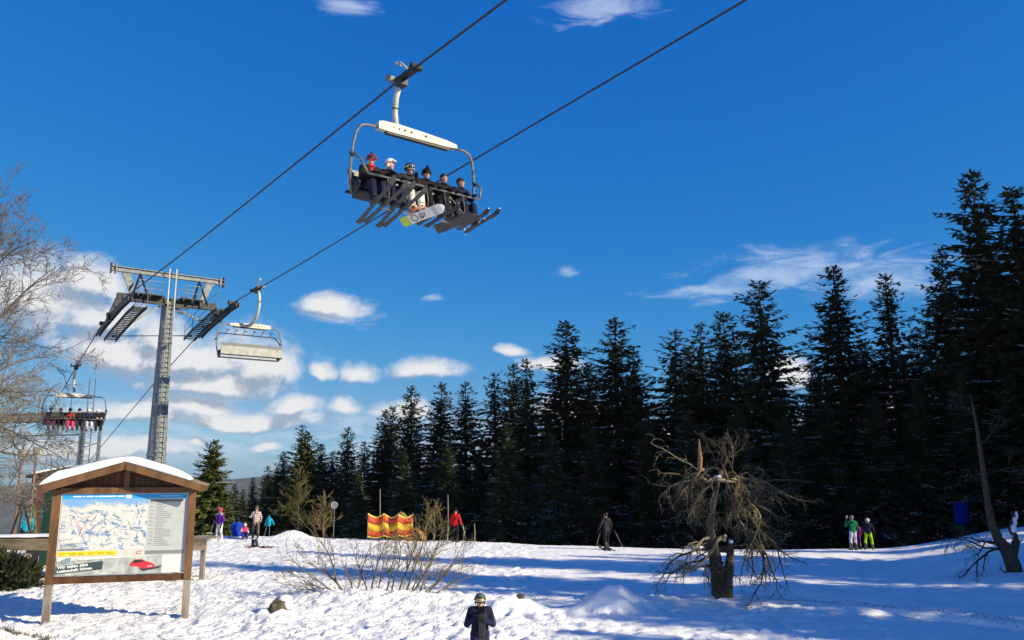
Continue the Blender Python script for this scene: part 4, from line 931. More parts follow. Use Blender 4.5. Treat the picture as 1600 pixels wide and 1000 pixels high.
def align(o, y, z=None, loc=(0, 0, 0), mirror=False):
    y = Vector(y).normalized(); z = Vector(z if z is not None else (0, 0, 1)); x = y.cross(z)
    if x.length < 1e-3: x = Vector((1, 0, 0))
    x.normalize(); z = x.cross(y)
    m = Matrix((x, y, z)).transposed().to_4x4()
    if mirror: m = m @ Matrix.Diagonal((-1, 1, 1, 1))
    o.matrix_local = Matrix.Translation(loc) @ m
def person(label, loc, rz, J, jacket, pants, scale=1.0, hat=None, face=0.0, gloves=C_BLACK, boot=M_BOOT, pants_low=None, scarf=None, goggles=None, voxel=.022, group=None, bulk=1.0, sleeve=None, yoke=None, bag=None, tilt=0.0, boots=True):
    mats = [jacket, pants, M_SKIN, pants_low or pants, scarf or jacket, sleeve or jacket, yoke or jacket]
    caps = []
    def C(p, r, q, r2, m): caps.append((np.asarray(p, float), r * (bulk if m != 2 else 1), np.asarray(q, float), r2 * (bulk if m != 2 else 1), m))
    C(J['hipl'] + (0, 0, .02), .105, J['hipr'] + (0, 0, .02), .105, 1); C(J['pelvis'], .13, J['waist'], .128, 0)
    for s in (-1, 1): C(J['waist'] + (s * .05, 0, 0), .115, J['chest'] + (s * .08, 0, .02), .125, 0); C(J['pelvis'] + (s * .06, 0, .0), .118, J['waist'] + (s * .055, 0, 0), .115, 0)
    C(J['shl'] + (.02, 0, 0), .088, J['shr'] - (.02, 0, 0), .088, 6); C(J['neck'] - (0, 0, .07), .085, J['neck'], .066, 4); C(J['neck'], .058, J['head'] - (0, .01, .06), .06, 2)
    for n in 'lr':
        C(J['hip' + n], .10, J['kn' + n], .078, 1); C(J['kn' + n], .078, J['an' + n] + (0, 0, .02), .074, 3)
        C(J['sh' + n], .076, J['el' + n], .062, 5); C(J['el' + n], .062, J['wr' + n], .050, 5)
        C(J['an' + n] - (0, 0, .02), .055, J['toe' + n], .042, 3)
    hR = Matrix.Rotation(face, 3, 'Z'); hd = lambda x, y, z: J['head'] + np.array(hR @ Vector((x, y, z)))
    C(hd(0, -.012, .03), .088, hd(0, .008, .0), .085, 2); C(hd(0, .02, -.02), .075, hd(0, .045, -.085), .045, 2); C(hd(0, .085, .01), .011, hd(0, .108, -.022), .016, 2)
    for s in (-1, 1): C(hd(s * .083, -.005, .01), .016, hd(s * .083, -.008, -.025), .013, 2)
    mb = MB()
    for p, r, q, r2, m in caps: mb.capsule(p, r, q, r2, 10)
    tmp = mb.build('tmp', M_SKIN); md = tmp.modifiers.new('r', 'REMESH'); md.mode = 'VOXEL'; md.voxel_size = voxel
    dg = bpy.context.evaluated_depsgraph_get(); dg.update()
    me = bpy.data.meshes.new_from_object(tmp.evaluated_get(dg)); old = tmp.data; bpy.data.objects.remove(tmp); bpy.data.meshes.remove(old)
    n = len(me.polygons); c = np.empty(n * 3); me.polygons.foreach_get('center', c); c = c.reshape(-1, 3)
    best = np.full(n, 1e9); mi = np.zeros(n, np.int32)
    for p, r, q, r2, m in caps:
        d = q - p; L2 = max(d @ d, 1e-9); t = np.clip(((c - p) @ d) / L2, 0, 1); dist = np.linalg.norm(c - p - t[:, None] * d, axis=1) - (r + (r2 - r) * t)
        k = dist < best; best[k] = dist[k]; mi[k] = m
    me.materials.clear()
    for m in mats: me.materials.append(m)
    me.polygons.foreach_set('material_index', mi); me.polygons.foreach_set('use_smooth', np.ones(n, bool)); me.update(); me.name = 'body'
    scale *= SLOPE_SCALE
    e = empty('person', loc, rz, label, 'person', group); e.scale = (scale,) * 3
    if tilt: e.rotation_euler = (tilt, 0, rz)
    put('body', me, e)
    mb = MB(); nk = J['neck']; mb.tube([(.085 * bulk * math.cos(q), .085 * bulk * math.sin(q) - .005, .012 * math.sin(q)) for q in np.linspace(0, 6.283, 15)], .028, 6); mb.ell((0, -.105 * bulk, -.03), (.12, .06, .09), 10, 7); mb.build('collar', scarf or jacket, e, True, loc=tuple(nk - np.array([0, 0, .012])))
    for s, nme in ((-1, 'l'), (1, 'r')):
        f = J['wr' + nme] - J['el' + nme]; g = put('glove', glove_mesh(gloves), e); align(g, f, (0, -.2, 1), J['wr' + nme] + f / np.linalg.norm(f) * .04, s < 0)
        if boots:
            t = J['toe' + nme] - J['an' + nme]; b = put('boot', boot_mesh(boot), e); align(b, (t[0], t[1], t[2] + .055), J['kn' + nme] - J['an' + nme], J['an' + nme] - (0, 0, .0))
    for s in (-1, 1):
        mb = MB(); mb.ell((0, 0, 0), (.016, .009, .011), 8, 6); o = mb.build('eye', M_EYE, e, True); o.location = hd(s * .034, .083, .016); o.rotation_euler = (0, 0, face)
    mb = MB(); mb.ell((0, 0, 0), (.026, .008, .008), 8, 6); o = mb.build('mouth', M_LIP, e, True); o.location = hd(0, .086, -.058); o.rotation_euler = (0, 0, face)
    if hat:
        kind, hm = hat; mb = MB()
        if kind == 'helmet':
            tl_ = Euler((R(13), 0, 0)).to_matrix(); mb.ell((0, -.012, .04), (.120, .140, .120), 16, 10, tl_, v0=0, v1=.52); mb.ell((0, -.012, .038), (.112, .132, .113), 16, 10, tl_, v0=0, v1=.51)
            for s in (-1, 1): mb.ell((s * .098, -.012, -.035), (.022, .05, .055), 8, 6)
            mb.box((0, .122, .085), (.15, .03, .016))
        elif kind == 'beanie':
            mb.ell((0, -.015, .045), (.105, .118, .115), 14, 9, v0=0, v1=.55); mb.tube([(.106 * math.cos(a), -.015 + .119 * math.sin(a), .035) for a in np.linspace(0, 6.283, 15)], .02, 6); mb.ell((0, -.02, .17), .032, 8, 6)
        elif kind == 'mohawk':
            mb.ell((0, -.012, .035), (.118, .138, .122), 16, 10, v0=0, v1=.62)
            for k in range(6): a = R(20 + k * 26); mb.capsule((0, -.01 + .13 * math.cos(a), .04 + .115 * math.sin(a)), .022, (0, -.01 + .19 * math.cos(a), .04 + .185 * math.sin(a)), .010, 6)
        elif kind == 'hair':
            mb.ell((0, -.025, .04), (.100, .105, .098), 14, 9, v0=0, v1=.60); mb.ell((0, -.06, -.01), (.085, .05, .07), 10, 6)
        elif kind == 'hood':
            mb.ell((0, -.03, .02), (.125, .13, .15), 14, 10, v0=0, v1=.72)
        o = mb.build({'helmet': 'helmet', 'beanie': 'beanie', 'mohawk': 'helmet', 'hair': 'hair', 'hood': 'hood'}[kind], hm, e, True); o.location = J['head']; o.rotation_euler = (0, 0, face)
    if goggles:
        fm, lm = goggles; mb = MB(); z0, hh = .020, .047
        V = []; F = []; an = np.linspace(R(18), R(162), 11)
        for k, (rx, ry) in enumerate(((.100, .116), (.112, .132))):
            for z in (z0 - hh, z0 + hh):
                for a in an: V.append((rx * math.cos(a), ry * math.sin(a) - .008, z))
        m_ = len(an)
        for i in range(m_ - 1):
            F += [(2 * m_ + i, 2 * m_ + i + 1, 3 * m_ + i + 1, 3 * m_ + i), (i, m_ + i, m_ + i + 1, i + 1), (i, i + 1, 2 * m_ + i + 1, 2 * m_ + i), (m_ + i, 3 * m_ + i, 3 * m_ + i + 1, m_ + i + 1)]
        mb.add(V, F); o = mb.build('goggles', lm, e, True); o.location = J['head']; o.rotation_euler = (0, 0, face)
        mb = MB(); mb.tube([(.121 * math.cos(a), .140 * math.sin(a) - .012, .03) for a in np.linspace(R(150), R(390), 16)], .014, 5); mb.tube([(.112 * math.cos(a), .134 * math.sin(a) - .008, z0 + hh) for a in an], .008, 5); mb.tube([(.112 * math.cos(a), .134 * math.sin(a) - .008, z0 - hh) for a in an], .008, 5)
        s_ = mb.build('strap', fm, o, True)
    if bag:
        mb = MB(); mb.ell((0, -.2, .0), (.15, .11, .21), 12, 8); mb.build('rucksack', bag, e, True, loc=J['chest'] - (0, 0, .05))
    return e
# ski gear ------------------------------------------------------------
M_SKIB = mat('ski_black', (.018, .019, .022), .3, .2, 6); M_SKIG = mat('ski_graphite', (.05, .052, .056), .3, .2, 6); M_POLE = mat('pole_alloy', (.42, .43, .45), .35, .1, 8, metal=.5)
def ski_profile(L, tail_up=False):
    ys = np.concatenate([np.linspace(-.47 * L, .40 * L, 14), np.linspace(.42 * L, .53 * L, 7)])
    zs = np.where(ys > .40 * L, (ys - .40 * L) ** 2 * 2.6, 0)
    if tail_up: zs = zs + np.where(ys < -.40 * L, (ys + .40 * L) ** 2 * 2.6, 0)
    return ys, zs
def slab(ys, zs, ws, th):
    mb = MB(); V = []; n = len(ys)
    for y, z, w in zip(ys, zs, ws): V += [(-w / 2, y, z), (w / 2, y, z), (w / 2, y, z + th), (-w / 2, y, z + th)]
    F = [(i * 4 + j, i * 4 + (j + 1) % 4, i * 4 + 4 + (j + 1) % 4, i * 4 + 4 + j) for i in range(n - 1) for j in range(4)] + [(0, 3, 2, 1), tuple(4 * (n - 1) + j for j in range(4))]
    mb.add(V, F); return mb
def ski(label, M, m, L=1.65, group='skis on the chair riders'):
    ys, zs = ski_profile(L); t = (ys + .47 * L) / L; ws = (.09 + .05 * (2 * t - 1) ** 2) * np.sqrt(np.clip((1.004 - t) / .05, .05, 1))
    e = empty('ski', label=label, cat='ski', group=group); e.matrix_world = M
    slab(ys, zs, ws, .016).build('ski_body', m, e)
    for y, s in ((.14, .09), (-.13, .11)):
        mb = MB(); mb.box((0, y, .038), (.07, s, .045)); mb.build('binding', M_BOOT, e)
    return e
def snowboard(label, M, mtop, mbase, L=1.5, decor=False):
    ys = np.concatenate([np.linspace(-.5, -.40, 7), np.linspace(-.36, .36, 9), np.linspace(.40, .5, 7)]) * L
    zs = np.where(np.abs(ys) > .40 * L, (np.abs(ys) - .40 * L) ** 2 * 3.2, 0); t = np.abs(ys) / (.5 * L)
    ws = (.25 + .04 * t) * np.sqrt(np.clip((1.003 - t) / .14, .04, 1))
    e = empty('snowboard', label=label, cat='snowboard', group='snowboards on the chair riders'); e.matrix_world = M
    slab(ys, zs, ws, .012).build('deck', mbase, e)
    for y in (.25, -.25):
        mb = MB(); mb.box((0, y, .035), (.24, .13, .045)); mb.box((0, y - .05, .10), (.2, .03, .14)); mb.build('binding', M_BOOT, e)
    if decor:
        mb = MB(); ii = [i for i in range(len(ys)) if -.47 * L < ys[i] < -.22 * L]
        for a, b in zip(ii[:-1], ii[1:]): mb.add([(-ws[a] * .5, ys[a], zs[a] - .004), (ws[a] * .5, ys[a], zs[a] - .004), (ws[b] * .5, ys[b], zs[b] - .004), (-ws[b] * .5, ys[b], zs[b] - .004)], [(0, 1, 2, 3)])
        mb.build('lime_field', flat('print_lime', (.42, .55, .05)), e)
        mb = MB(); mb.tube([(.085 * math.cos(a), -.14 * L + .10 * math.sin(a), -.006) for a in np.linspace(0, 6.283, 20)], .012, 4); mb.build('ring_print', flat('print_black', (.03, .03, .04)), e)
        for k in range(4):
            mb = MB(); mb.box((.0, -.02 * L + k * .055, -.005), (.19 - .02 * k, .022, .004), Euler((0, 0, R(14))).to_matrix()); mb.build('bar_print', flat('print_black', (.03, .03, .04)), e)
        mb = MB(); mb.box((0, .32 * L, -.005), (.24, .13, .004)); mb.build('grey_field', flat('print_grey', (.36, .39, .42)), e)
    return e
def ski_pole(label, p0, p1, group='ski poles', m=None):              # p0 = handle, p1 = tip
    p0 = np.asarray(p0, float); p1 = np.asarray(p1, float); e = empty('ski_pole', p1, 0, label, 'ski pole', group); d = p0 - p1; L = np.linalg.norm(d)
    mb = MB(); mb.tube([(0, 0, 0), d * .85, d], [.006, .009, .009], 6); mb.build('shaft', m or M_POLE, e)
    mb = MB(); mb.tube([d * (1 - .14 / L), d * (1 + .01 / L)], .017, 6); mb.build('handle', M_BOOT, e)
    mb = MB(); q = d * (.07 / L); mb.tube([q, q + d * (.01 / L)], .042, 8); mb.build('basket', M_BOOT, e)
    return e
# --- riders of the near chair (x grows to the left of the picture)
def chair_matrix(e): return Matrix.Translation(e.location) @ Matrix.Rotation(e.rotation_euler.z, 4, 'Z')
def seat_person(ch, x, label, J, *a, y=.60, z=-3.85, **k):
    M = chair_matrix(ch) @ Matrix.Translation((x, y, z)); return person(label, M.to_translation(), ch.rotation_euler.z, J, *a, **{**dict(scale=1.10, bulk=1.14), **k}), M
SX = [1.40, .84, .28, -.28, -.84, -1.40]
G1 = 'riders on the near chair'
_, m0 = seat_person(CH1, SX[0], 'person in dark jacket with red scarf, leftmost rider on near chair', sit_pose((V3(-.25, .14, .28), V3(-.06, .34, .34)), (V3(.25, .14, .28), V3(.05, .35, .33)), lean=.05, knee=.03), C_BLACK, C_NAVY, hat=('beanie', C_PLUM), scarf=C_RED, face=R(-25), group=G1, goggles=(C_RED, M_LENSD), gloves=C_BROWN)
_, m1 = seat_person(CH1, SX[1], 'person in white helmet on the near chair', sit_pose(None, (V3(.27, .16, .28), V3(.2, .46, .34)), lean=.03), C_BLACK, C_NAVY, hat=('helmet', mat('helmet_white', (.75, .76, .78), .3, .03)), face=R(30), group=G1)
_, m2 = seat_person(CH1, SX[2], 'person in white trousers with white goggles on the near chair', sit_pose((V3(-.25, .15, .28), V3(-.1, .32, .46)), None, lean=.06), C_DGREY, C_WHITE, hat=('helmet', mat('helmet_dark', (.03, .03, .035), .35, .1)), goggles=(C_WHITE, M_LENSD), boot=M_BOOTO, face=R(15), group=G1)
_, m3 = seat_person(CH1, SX[3], 'person in black with spiky crested helmet on the near chair', sit_pose(lean=.02), C_BLACK, C_BLACK, hat=('mohawk', C_BLACK), face=R(-10), group=G1)
_, m4 = seat_person(CH1, SX[4], 'bareheaded dark-haired person second from right on the near chair', sit_pose(None, None, lean=.02), C_BLACK, C_DGREY, hat=('hair', M_HAIR), face=R(-5), group=G1)
_, m5 = seat_person(CH1, SX[5], 'bareheaded person in navy at the right end of the near chair', sit_pose(None, None, lean=.02), C_NAVY, C_NAVY, hat=('hair', M_HAIR), face=R(20), group=G1)
def on_feet(M, x, pitch, yaw=0.0, dy=.04, dz=-.045, roll=-14): return M @ Matrix.Translation((x, .58 + dy, -.475 + dz)) @ Euler((R(pitch), R(roll), R(yaw))).to_matrix().to_4x4()
for M, who, px in ((m0, 'leftmost rider with red scarf', .13), (m1, 'rider in white helmet', .13)):
    ski('dark ski on the right foot of the ' + who, on_feet(M, px, 24, -3), M_SKIG, 1.8); ski('dark ski on the left foot of the ' + who, on_feet(M, -px, 20, 3), M_SKIG, 1.8)
snowboard('white snowboard with lime end and black ring under the rider in white trousers', on_feet(m2, -.10, 8, 10, .02, -.10, -42), C_WHITE, mat('board_white', (.62, .64, .64), .35, .05), 1.5, True)
ski('dark ski on the right foot of the rider with spiky helmet', on_feet(m3, .13, 6, 0), M_SKIB, 1.5); ski('dark ski on the left foot of the rider with spiky helmet', on_feet(m3, -.13, 8, 0), M_SKIB, 1.5)
snowboard('black snowboard hanging under the bareheaded second rider from right', on_feet(m4, .02, 4, 6, .0, -.12, -48), M_SKIB, M_SKIG, 1.55)
ski('slim dark ski on the right foot of the rightmost rider', on_feet(m5, .13, 3, -6, .22), M_SKIB, 1.6); ski('slim dark ski on the left foot of the rightmost rider', on_feet(m5, -.13, 6, -4, .30), M_SKIB, 1.6)
tp = lambda M, x, y, z: tuple(M @ Vector((x, y, z)))
ski_pole('thin pole held slanting forward by the rightmost rider on near chair', tp(m5, -.1, .42, .20), tp(m5, -.55, 1.0, -.35)); ski_pole('thin pole hanging down beside the rightmost rider on near chair', tp(m5, .16, .42, .10), tp(m5, .2, .62, -.85))
ski_pole('pole hanging down in front of the spiky-helmeted rider', tp(m3, .05, .44, .28), tp(m3, .0, .60, -.55)); ski_pole('pole slanting across the knees of the rider second from right', tp(m4, .16, .44, .30), tp(m4, -.3, .7, -.35))
# --- riders of the far chair
for x, lab, jk, pn, ht in ((1.4, 'person in dark jacket at the hidden left end of the far chair', C_DGREY, C_PINK, C_BLACK), (.84, 'person in brown jacket, second from left on the far chair', C_BROWN, C_BLACK, C_RED),
                       (.28, 'person in dark red jacket with bright pink trousers on the far chair', C_DRED, C_PINK, C_BROWN), (-.28, 'person in black jacket right of the pink trousers on the far chair', C_BLACK, C_DGREY, C_BLACK),
                       (-.84, 'person in dark jacket with white hat on the far chair', C_NAVY, C_LAV, C_WHITE), (-1.4, 'person in white-and-black at the right end of the far chair', C_BLACK, C_BLACK, C_WHITE)):
    seat_person(CH3, x, lab, sit_pose(lean=.03), jk, pn, hat=('beanie', ht), voxel=.03, group='riders on the far chair', gloves=C_WHITE if x < -1 else C_BLACK)
# --- skier in front, close to the camera
def stand_at(x, y, dz=0.0): return (x, y, ground_z(x, y) + dz)
sx, sy = -0.615, 16.6
person('person in navy jacket with mirrored goggles at the bottom of the picture', stand_at(sx, sy, -.02), R(182), stand_pose((V3(-.28, .10, 1.14), V3(-.07, .27, 1.25)), (V3(.28, .11, 1.14), V3(.05, .28, 1.37)), spread=.12, lean=.02), C_NAVY, C_DBLUE, .89, hat=('helmet', mat('helmet_blue', (.03, .06, .10), .3, .4, 9, col2=(.07, .10, .11))), goggles=(C_BLACK, M_LENS), voxel=.016, bulk=1.16, gloves=C_BLACK)
skm = Matrix.Translation((sx + .035, sy - .265, ground_z(sx, sy) + .60)) @ Euler((R(88), R(0), R(4))).to_matrix().to_4x4()
ski('black ski held upright by the person in mirrored goggles, base towards us', skm, M_SKIB, 1.42, 'skis held upright'); ski('second black ski held upright behind its twin by the person in mirrored goggles', Matrix.Translation((.03, .06, .0)) @ skm, M_SKIG, 1.40, 'skis held upright')
# --- people on the slope
SLOPE_SCALE = .94
g = lambda x, y: stand_at(x, y)
person('child in white and purple ski suit with pink helmet near the board', g(-15.25, 44.3), R(150), stand_pose(spread=.1, stride=.06), C_PURPLE, C_WHITE, 1.02, hat=('helmet', C_PINK), pants_low=C_LAV, yoke=C_WHITE, group=None, goggles=(C_PINK, M_LENSD), boot=M_BOOTW)
ski_pole('pale pole held by the child in purple and white', np.array(g(-15.55, 44.2)) + (0.05, -.1, 1.0), np.array(g(-15.75, 44.1)))
person('person in bright blue sitting on the snow left of the checked shirt', np.array(g(-15.0, 46.3)) + (0, 0, .14), R(20), ground_pose(), C_BLUE, C_BLUE, 1.12, hat=('hood', C_BLACK), bulk=1.35, gloves=C_BLUE)
person('small child in pink and purple sitting beside the checked shirt', np.array(g(-14.25, 45.3)) + (0, 0, .12), R(200), ground_pose(), C_PINK, C_BLUE, .82, hat=('beanie', C_WHITE), sleeve=C_LAV, bulk=1.2)
person('person in pale checked shirt and grey trousers, seen from behind', g(-13.7, 45.4), R(25), stand_pose((V3(-.30, .08, 1.16), V3(-.34, .28, 1.22)), None, spread=.13, stride=.1), M_PLAID, C_KHAKI, 1.0, hat=('beanie', C_KHAKI))
person('person in red jacket and dark trousers standing with a pole', g(-3.0, 44.8), R(-20), stand_pose(None, (V3(.30, -.02, 1.14), V3(.30, .12, .95)), spread=.10), C_RED, C_BLACK, 1.04, hat=('beanie', C_BLACK), bulk=1.12)
ski_pole('pole in the right hand of the person in red', np.array(g(-2.62, 44.8)) + (0, 0, .98), np.array(g(-2.38, 44.7))); ski_pole('pole in the left hand of the person in red', np.array(g(-3.3, 44.8)) + (0, 0, .95), np.array(g(-3.42, 44.6)))
person('dark-clad person leaning on two spread poles before the trees', g(4.4, 39.6), R(30), stand_pose((V3(-.30, .05, 1.16), V3(-.36, .16, .95)), (V3(.31, .02, 1.16), V3(.34, .12, .94)), spread=.1, stride=.08), C_DGREY, C_BLACK, 1.03, hat=('hair', M_HAIR))  # clothes darkened: the shade on this figure is put into their colour
ski_pole('pale pole spread to the left of the dark-clad person', np.array(g(4.15, 39.6)) + (0, 0, .92), np.array(g(3.85, 39.4))); ski_pole('pale pole spread to the right of the dark-clad person', np.array(g(4.75, 39.6)) + (0, 0, .92), np.array(g(5.2, 39.4)))
ski('blue-grey ski under the left foot of the dark-clad person', Matrix.Translation(np.array(g(4.28, 39.6)) + (0, 0, .02)) @ Matrix.Rotation(R(10), 4, 'Z'), M_SKIG, 1.6, 'skis on the snow'); ski('blue-grey ski under the right foot of the dark-clad person', Matrix.Translation(np.array(g(4.55, 39.6)) + (0, 0, .02)) @ Matrix.Rotation(R(10), 4, 'Z'), M_SKIG, 1.6, 'skis on the snow')
person('person in green jacket and white trousers holding a hand to the face', g(16.0, 39.9), R(10), stand_pose((V3(-.34, .10, 1.22), V3(-.22, .16, 1.55)), None, spread=.12), C_GREEN, C_LAV, .95, hat=('hair', M_HAIRG), gloves=C_WHITE)
person('small child in magenta between the green jacket and lime trousers', g(16.35, 40.2), R(10), stand_pose(), C_MAG, C_PURPLE, .74, hat=('beanie', C_MAG))
person('child in navy jacket and lime green trousers at the slope edge', g(16.72, 39.9), R(-15), stand_pose(None, (V3(.3, .0, 1.14), V3(.33, .1, .92)), spread=.17, stride=.05), C_NAVY, C_LIME, .86, hat=('helmet', C_LAV), goggles=(C_WHITE, M_LENSD))
person('person in turquoise jacket and dark trousers left of the notice board', g(-22.6, 39.5), R(30), stand_pose(), C_TURQ, C_BLACK, 1.0, hat=('hood', C_TURQ), bulk=1.2)
# ------------------------------------------------------------------ bare trees and bushes
def grow(rg, p, d, L, r, lvl, out, wander=.25, grav=0.0, child=(7, .55), spread=.75, levels=3, taper=.25, minlen=.12, start=.25):
    n = max(4, int(L / .22) if L < 3 else 14); pts = [np.array(p, float)]; d = np.array(d, float); d /= np.linalg.norm(d)
    for i in range(n):
        d = d + rg.normal(0, wander / math.sqrt(n) * 1.3, 3) + np.array([0, 0, grav / n]); d /= np.linalg.norm(d); pts.append(pts[-1] + d * L / n)
    rad = r * (1 - (1 - taper) * np.linspace(0, 1, n + 1)); out.append((np.array(pts), rad, lvl))
    if lvl >= levels: return
    k = max(2, int(child[0] * rg.uniform(.8, 1.25)))
    for c in range(k):
        t = start + (1 - start) * (c + rg.rand()) / k; i = min(int(t * n), n - 1); q = pts[i] + (pts[i + 1] - pts[i]) * (t * n - i); dd = pts[i + 1] - pts[i]; dd /= np.linalg.norm(dd)
        s = rg.normal(0, 1, 3); s -= dd * (s @ dd); s /= np.linalg.norm(s)
        nd = dd * (1 - .35 * spread) + s * spread * rg.uniform(.6, 1.2); ll = L * child[1] * rg.uniform(.55, 1.15) * (1.15 - .55 * t)
        if ll > minlen: grow(rg, q, nd, ll, max(rad[i] * .6, .004), lvl + 1, out, wander, grav, (max(3, child[0] - 1), child[1]), spread, levels, taper, minlen, start)
def tubes(out, minr=.0, m=None, name='twig', parent=None, sides=None):
    mb = MB()
    for pts, rad, lvl in out: mb.tube(pts, np.maximum(rad, minr), sides or (7 if rad[0] > .05 else 5 if rad[0] > .02 else 3), cap=False)
    return mb.build(name, m, parent, True)
M_TWIGP = mat('twig_brown', (.12, .105, .095), .85, .25, 9, .3, 60)
M_TWIGL = mat('twig_pale_grey', (.20, .175, .14), .85, .25, 9, .3, 60)
# tall bare tree whose trunk stands just left of the picture
bx, by_ = -16.1, 22.5
e = empty('bare_tree', (bx, by_, gzf(bx, by_)), 0, 'leafless tree with fine grey twigs reaching in from the left edge', 'tree'); rg = np.random.RandomState(21)
mb = MB(); mb.tube([(0, 0, -.5), (.05, 0, 3), (.3, 0, 6), (.2, .1, 9.0), (.4, 0, 12)], [.30, .24, .18, .11, .03], 10); mb.build('trunk', M_BARK, e, True)
for (z, dx, dy, dz, L, r) in ((4.3, 1, .1, .32, 4.0, .07), (5.2, 1, -.2, .62, 4.6, .09), (6.4, 1, .2, .55, 4.8, .09), (7.2, 1, -.1, .85, 4.6, .08), (8.2, .9, .2, 1.0, 4.4, .08), (9.2, .8, -.1, 1.2, 3.4, .06), (3.6, 1, .2, .05, 3.9, .06), (4.8, 1, .3, .12, 4.4, .07), (5.8, .7, -.6, .5, 4.0, .07), (7.6, -.8, .4, .8, 3.6, .07), (6.0, -1, -.2, .6, 3.6, .07), (10.0, .5, .3, 1.4, 2.4, .04), (7.9, 1, .0, .55, 4.4, .07), (8.8, 1, -.2, .7, 3.8, .06), (6.2, 1, -.4, .8, 4.4, .07), (4.0, 1, -.3, .2, 4.2, .06), (5.5, 1, .4, .3, 4.6, .07), (2.9, 1, -.1, -.05, 3.6, .05), (6.9, 1, .5, .3, 4.4, .07), (3.2, 1, .0, .2, 3.9, .05)):
    out = []; tt = np.interp(z, [0, 3, 6, 9, 12], [0, .05, .3, .2, .4]); grow(rg, (tt, 0, z), (dx, dy, dz + .25), L * .92, r * .6, 0, out, .34, -.12 if z < 5 else .15, (11, .46), .72, 3, .2, .12, .2)
    tubes(out, .0048, M_TWIGP if z > 4.6 else M_TWIGL, 'branch', e)
# low branches of a second bare tree in front of the lift station
bx2, by2 = -21.2, 31.0
e = empty('bare_tree', (bx2, by2, gzf(bx2, by2)), 0, 'tangled leafless tree in front of the far chair, low at the left edge', 'tree')
mb = MB(); mb.tube([(0, 0, -.5), (.1, 0, 2.2), (.0, 0, 4.5), (.3, 0, 7)], [.2, .16, .11, .03], 8); mb.build('trunk', M_BARK, e, True)
for (z, dx, dz, L, r) in ((2.2, 1, .25, 3.6, .05), (3.2, 1, .45, 3.9, .06), (4.2, 1, .3, 4.3, .06), (4.9, 1, .6, 4.2, .06), (5.6, 1, .25, 4.2, .05), (3.6, .9, -.05, 3.6, .045), (6.2, .9, .7, 3.6, .05), (6.6, .9, .35, 4.0, .045), (2.6, .8, .1, 3.0, .04), (4.5, 1, .05, 4.0, .05), (5.2, 1, .4, 4.2, .05), (3.0, 1, .1, 3.8, .045), (6.4, 1, .1, 4.2, .045), (2.0, 1, .35, 3.2, .04)):
    out = []; grow(rg, (.05, 0, z), (dx, rg.uniform(-.4, .4), dz), L, r, 0, out, .38, -.1, (8, .5), .85, 3, .2, .16, .2); tubes(out, .006, M_TWIGL, 'branch', e)
# many-stemmed bush in the middle
bxy = (-3.9, 25.3); e = empty('bare_bush', (bxy[0], bxy[1], ground_z(*bxy)), 0, 'leafless many-stemmed bush with yellowish twigs in the middle foreground', 'bush'); rg = np.random.RandomState(8)
STEMS = [(-1.05, -.1, -.45, 1.0, 2.55, .034), (-.75, .1, -.30, 1.0, 1.6, .026), (-.65, -.1, .15, 1, 1.9, .026), (-.2, 0, .0, 1, 2.1, .030), (-.05, .1, .18, 1, 1.7, .024), (.35, 0, .28, 1, 2.3, .030), (.55, -.1, .35, 1, 2.7, .036), (.75, 0, .42, 1, 2.8, .036), (.95, -.1, .62, 1, 2.6, .032), (1.15, 0, .55, 1, 2.0, .026), (1.35, -.1, .9, 1, 2.4, .026), (1.5, 0, 1.3, .75, 2.0, .022), (-1.2, 0, -1.3, .8, 2.3, .024), (-1.4, -.1, -1.6, .5, 1.9, .02), (-1.0, .1, -1.0, .9, 2.2, .022), (-1.5, 0, -1.2, .35, 1.7, .02), (.15, .2, .5, 1, 2.2, .024), (1.2, .2, 1.0, .9, 2.6, .024), (-.4, .2, -.2, 1, 1.9, .022), (.9, .2, .25, 1, 2.2, .024)]
for (x, y, dx, dz, L, r) in STEMS:
    out = []; grow(rg, (x, y, ground_z(bxy[0] + x, bxy[1] + y) - e.location.z - .1), (dx * .85, rg.uniform(-.35, .35), dz), L * .88, r, 0, out, .24, .12, (9, .46), .55, 3, .2, .16, .15); tubes(out, .0055, M_TWIG, 'stem', e)
out = []
for k in range(46): x = rg.uniform(-1.9, 2.3); out.append((np.array([(x, 0, .0), (x + rg.uniform(-.2, .2), rg.uniform(-.1, .1), .2), (x + rg.uniform(-.45, .45), 0, rg.uniform(.3, .6))]), np.array([.008, .007, .005]), 0))
tubes(out, .005, M_TWIG, 'low_shoots', e)['kind'] = 'stuff'
# splintered tree, crown torn down over its own trunk
tx, ty = 5.95, 24.3; T0 = np.array([tx, ty, ground_z(tx, ty)])
e = empty('broken_tree', T0, 0, 'splintered bare tree with its torn crown hanging down to the snow', 'tree'); rg = np.random.RandomState(33)
mb = MB(); mb.tube([(-.05, 0, -.4), (-.07, .02, .15), (-.12, 0, .6), (-.16, .02, 1.0), (-.24, 0, 1.45), (-.27, 0, 1.8), (-.20, .05, 2.3), (-.05, 0, 2.9), (.1, 0, 3.5)], [.32, .24, .20, .18, .16, .12, .075, .06, .05], 10); mb.build('trunk', M_BARK, e, True)
mb = MB(); mb.tube([(.02, -.06, -.4), (.08, -.06, .15), (.16, -.06, .6), (.25, -.04, 1.05), (.27, -.02, 1.35), (.30, .0, 1.5)], [.24, .19, .15, .12, .09, .02], 9); mb.build('second_trunk', M_BARK, e, True)
def at_t(x, y, dy=0.0): P = at(x, y, ty + dy); return P - T0
M_SPL = mat('torn_wood', (.22, .11, .05), .8, .3, 12, .5, 40, stretch=(1, 1, .2))
mb = MB(); a, b = at_t(1093, 748), at_t(1092, 686); mb.tube([a, (a + b) / 2 + (.03, 0, 0), b], [.07, .075, .015], 6); mb.build('splinter', M_SPL, e)
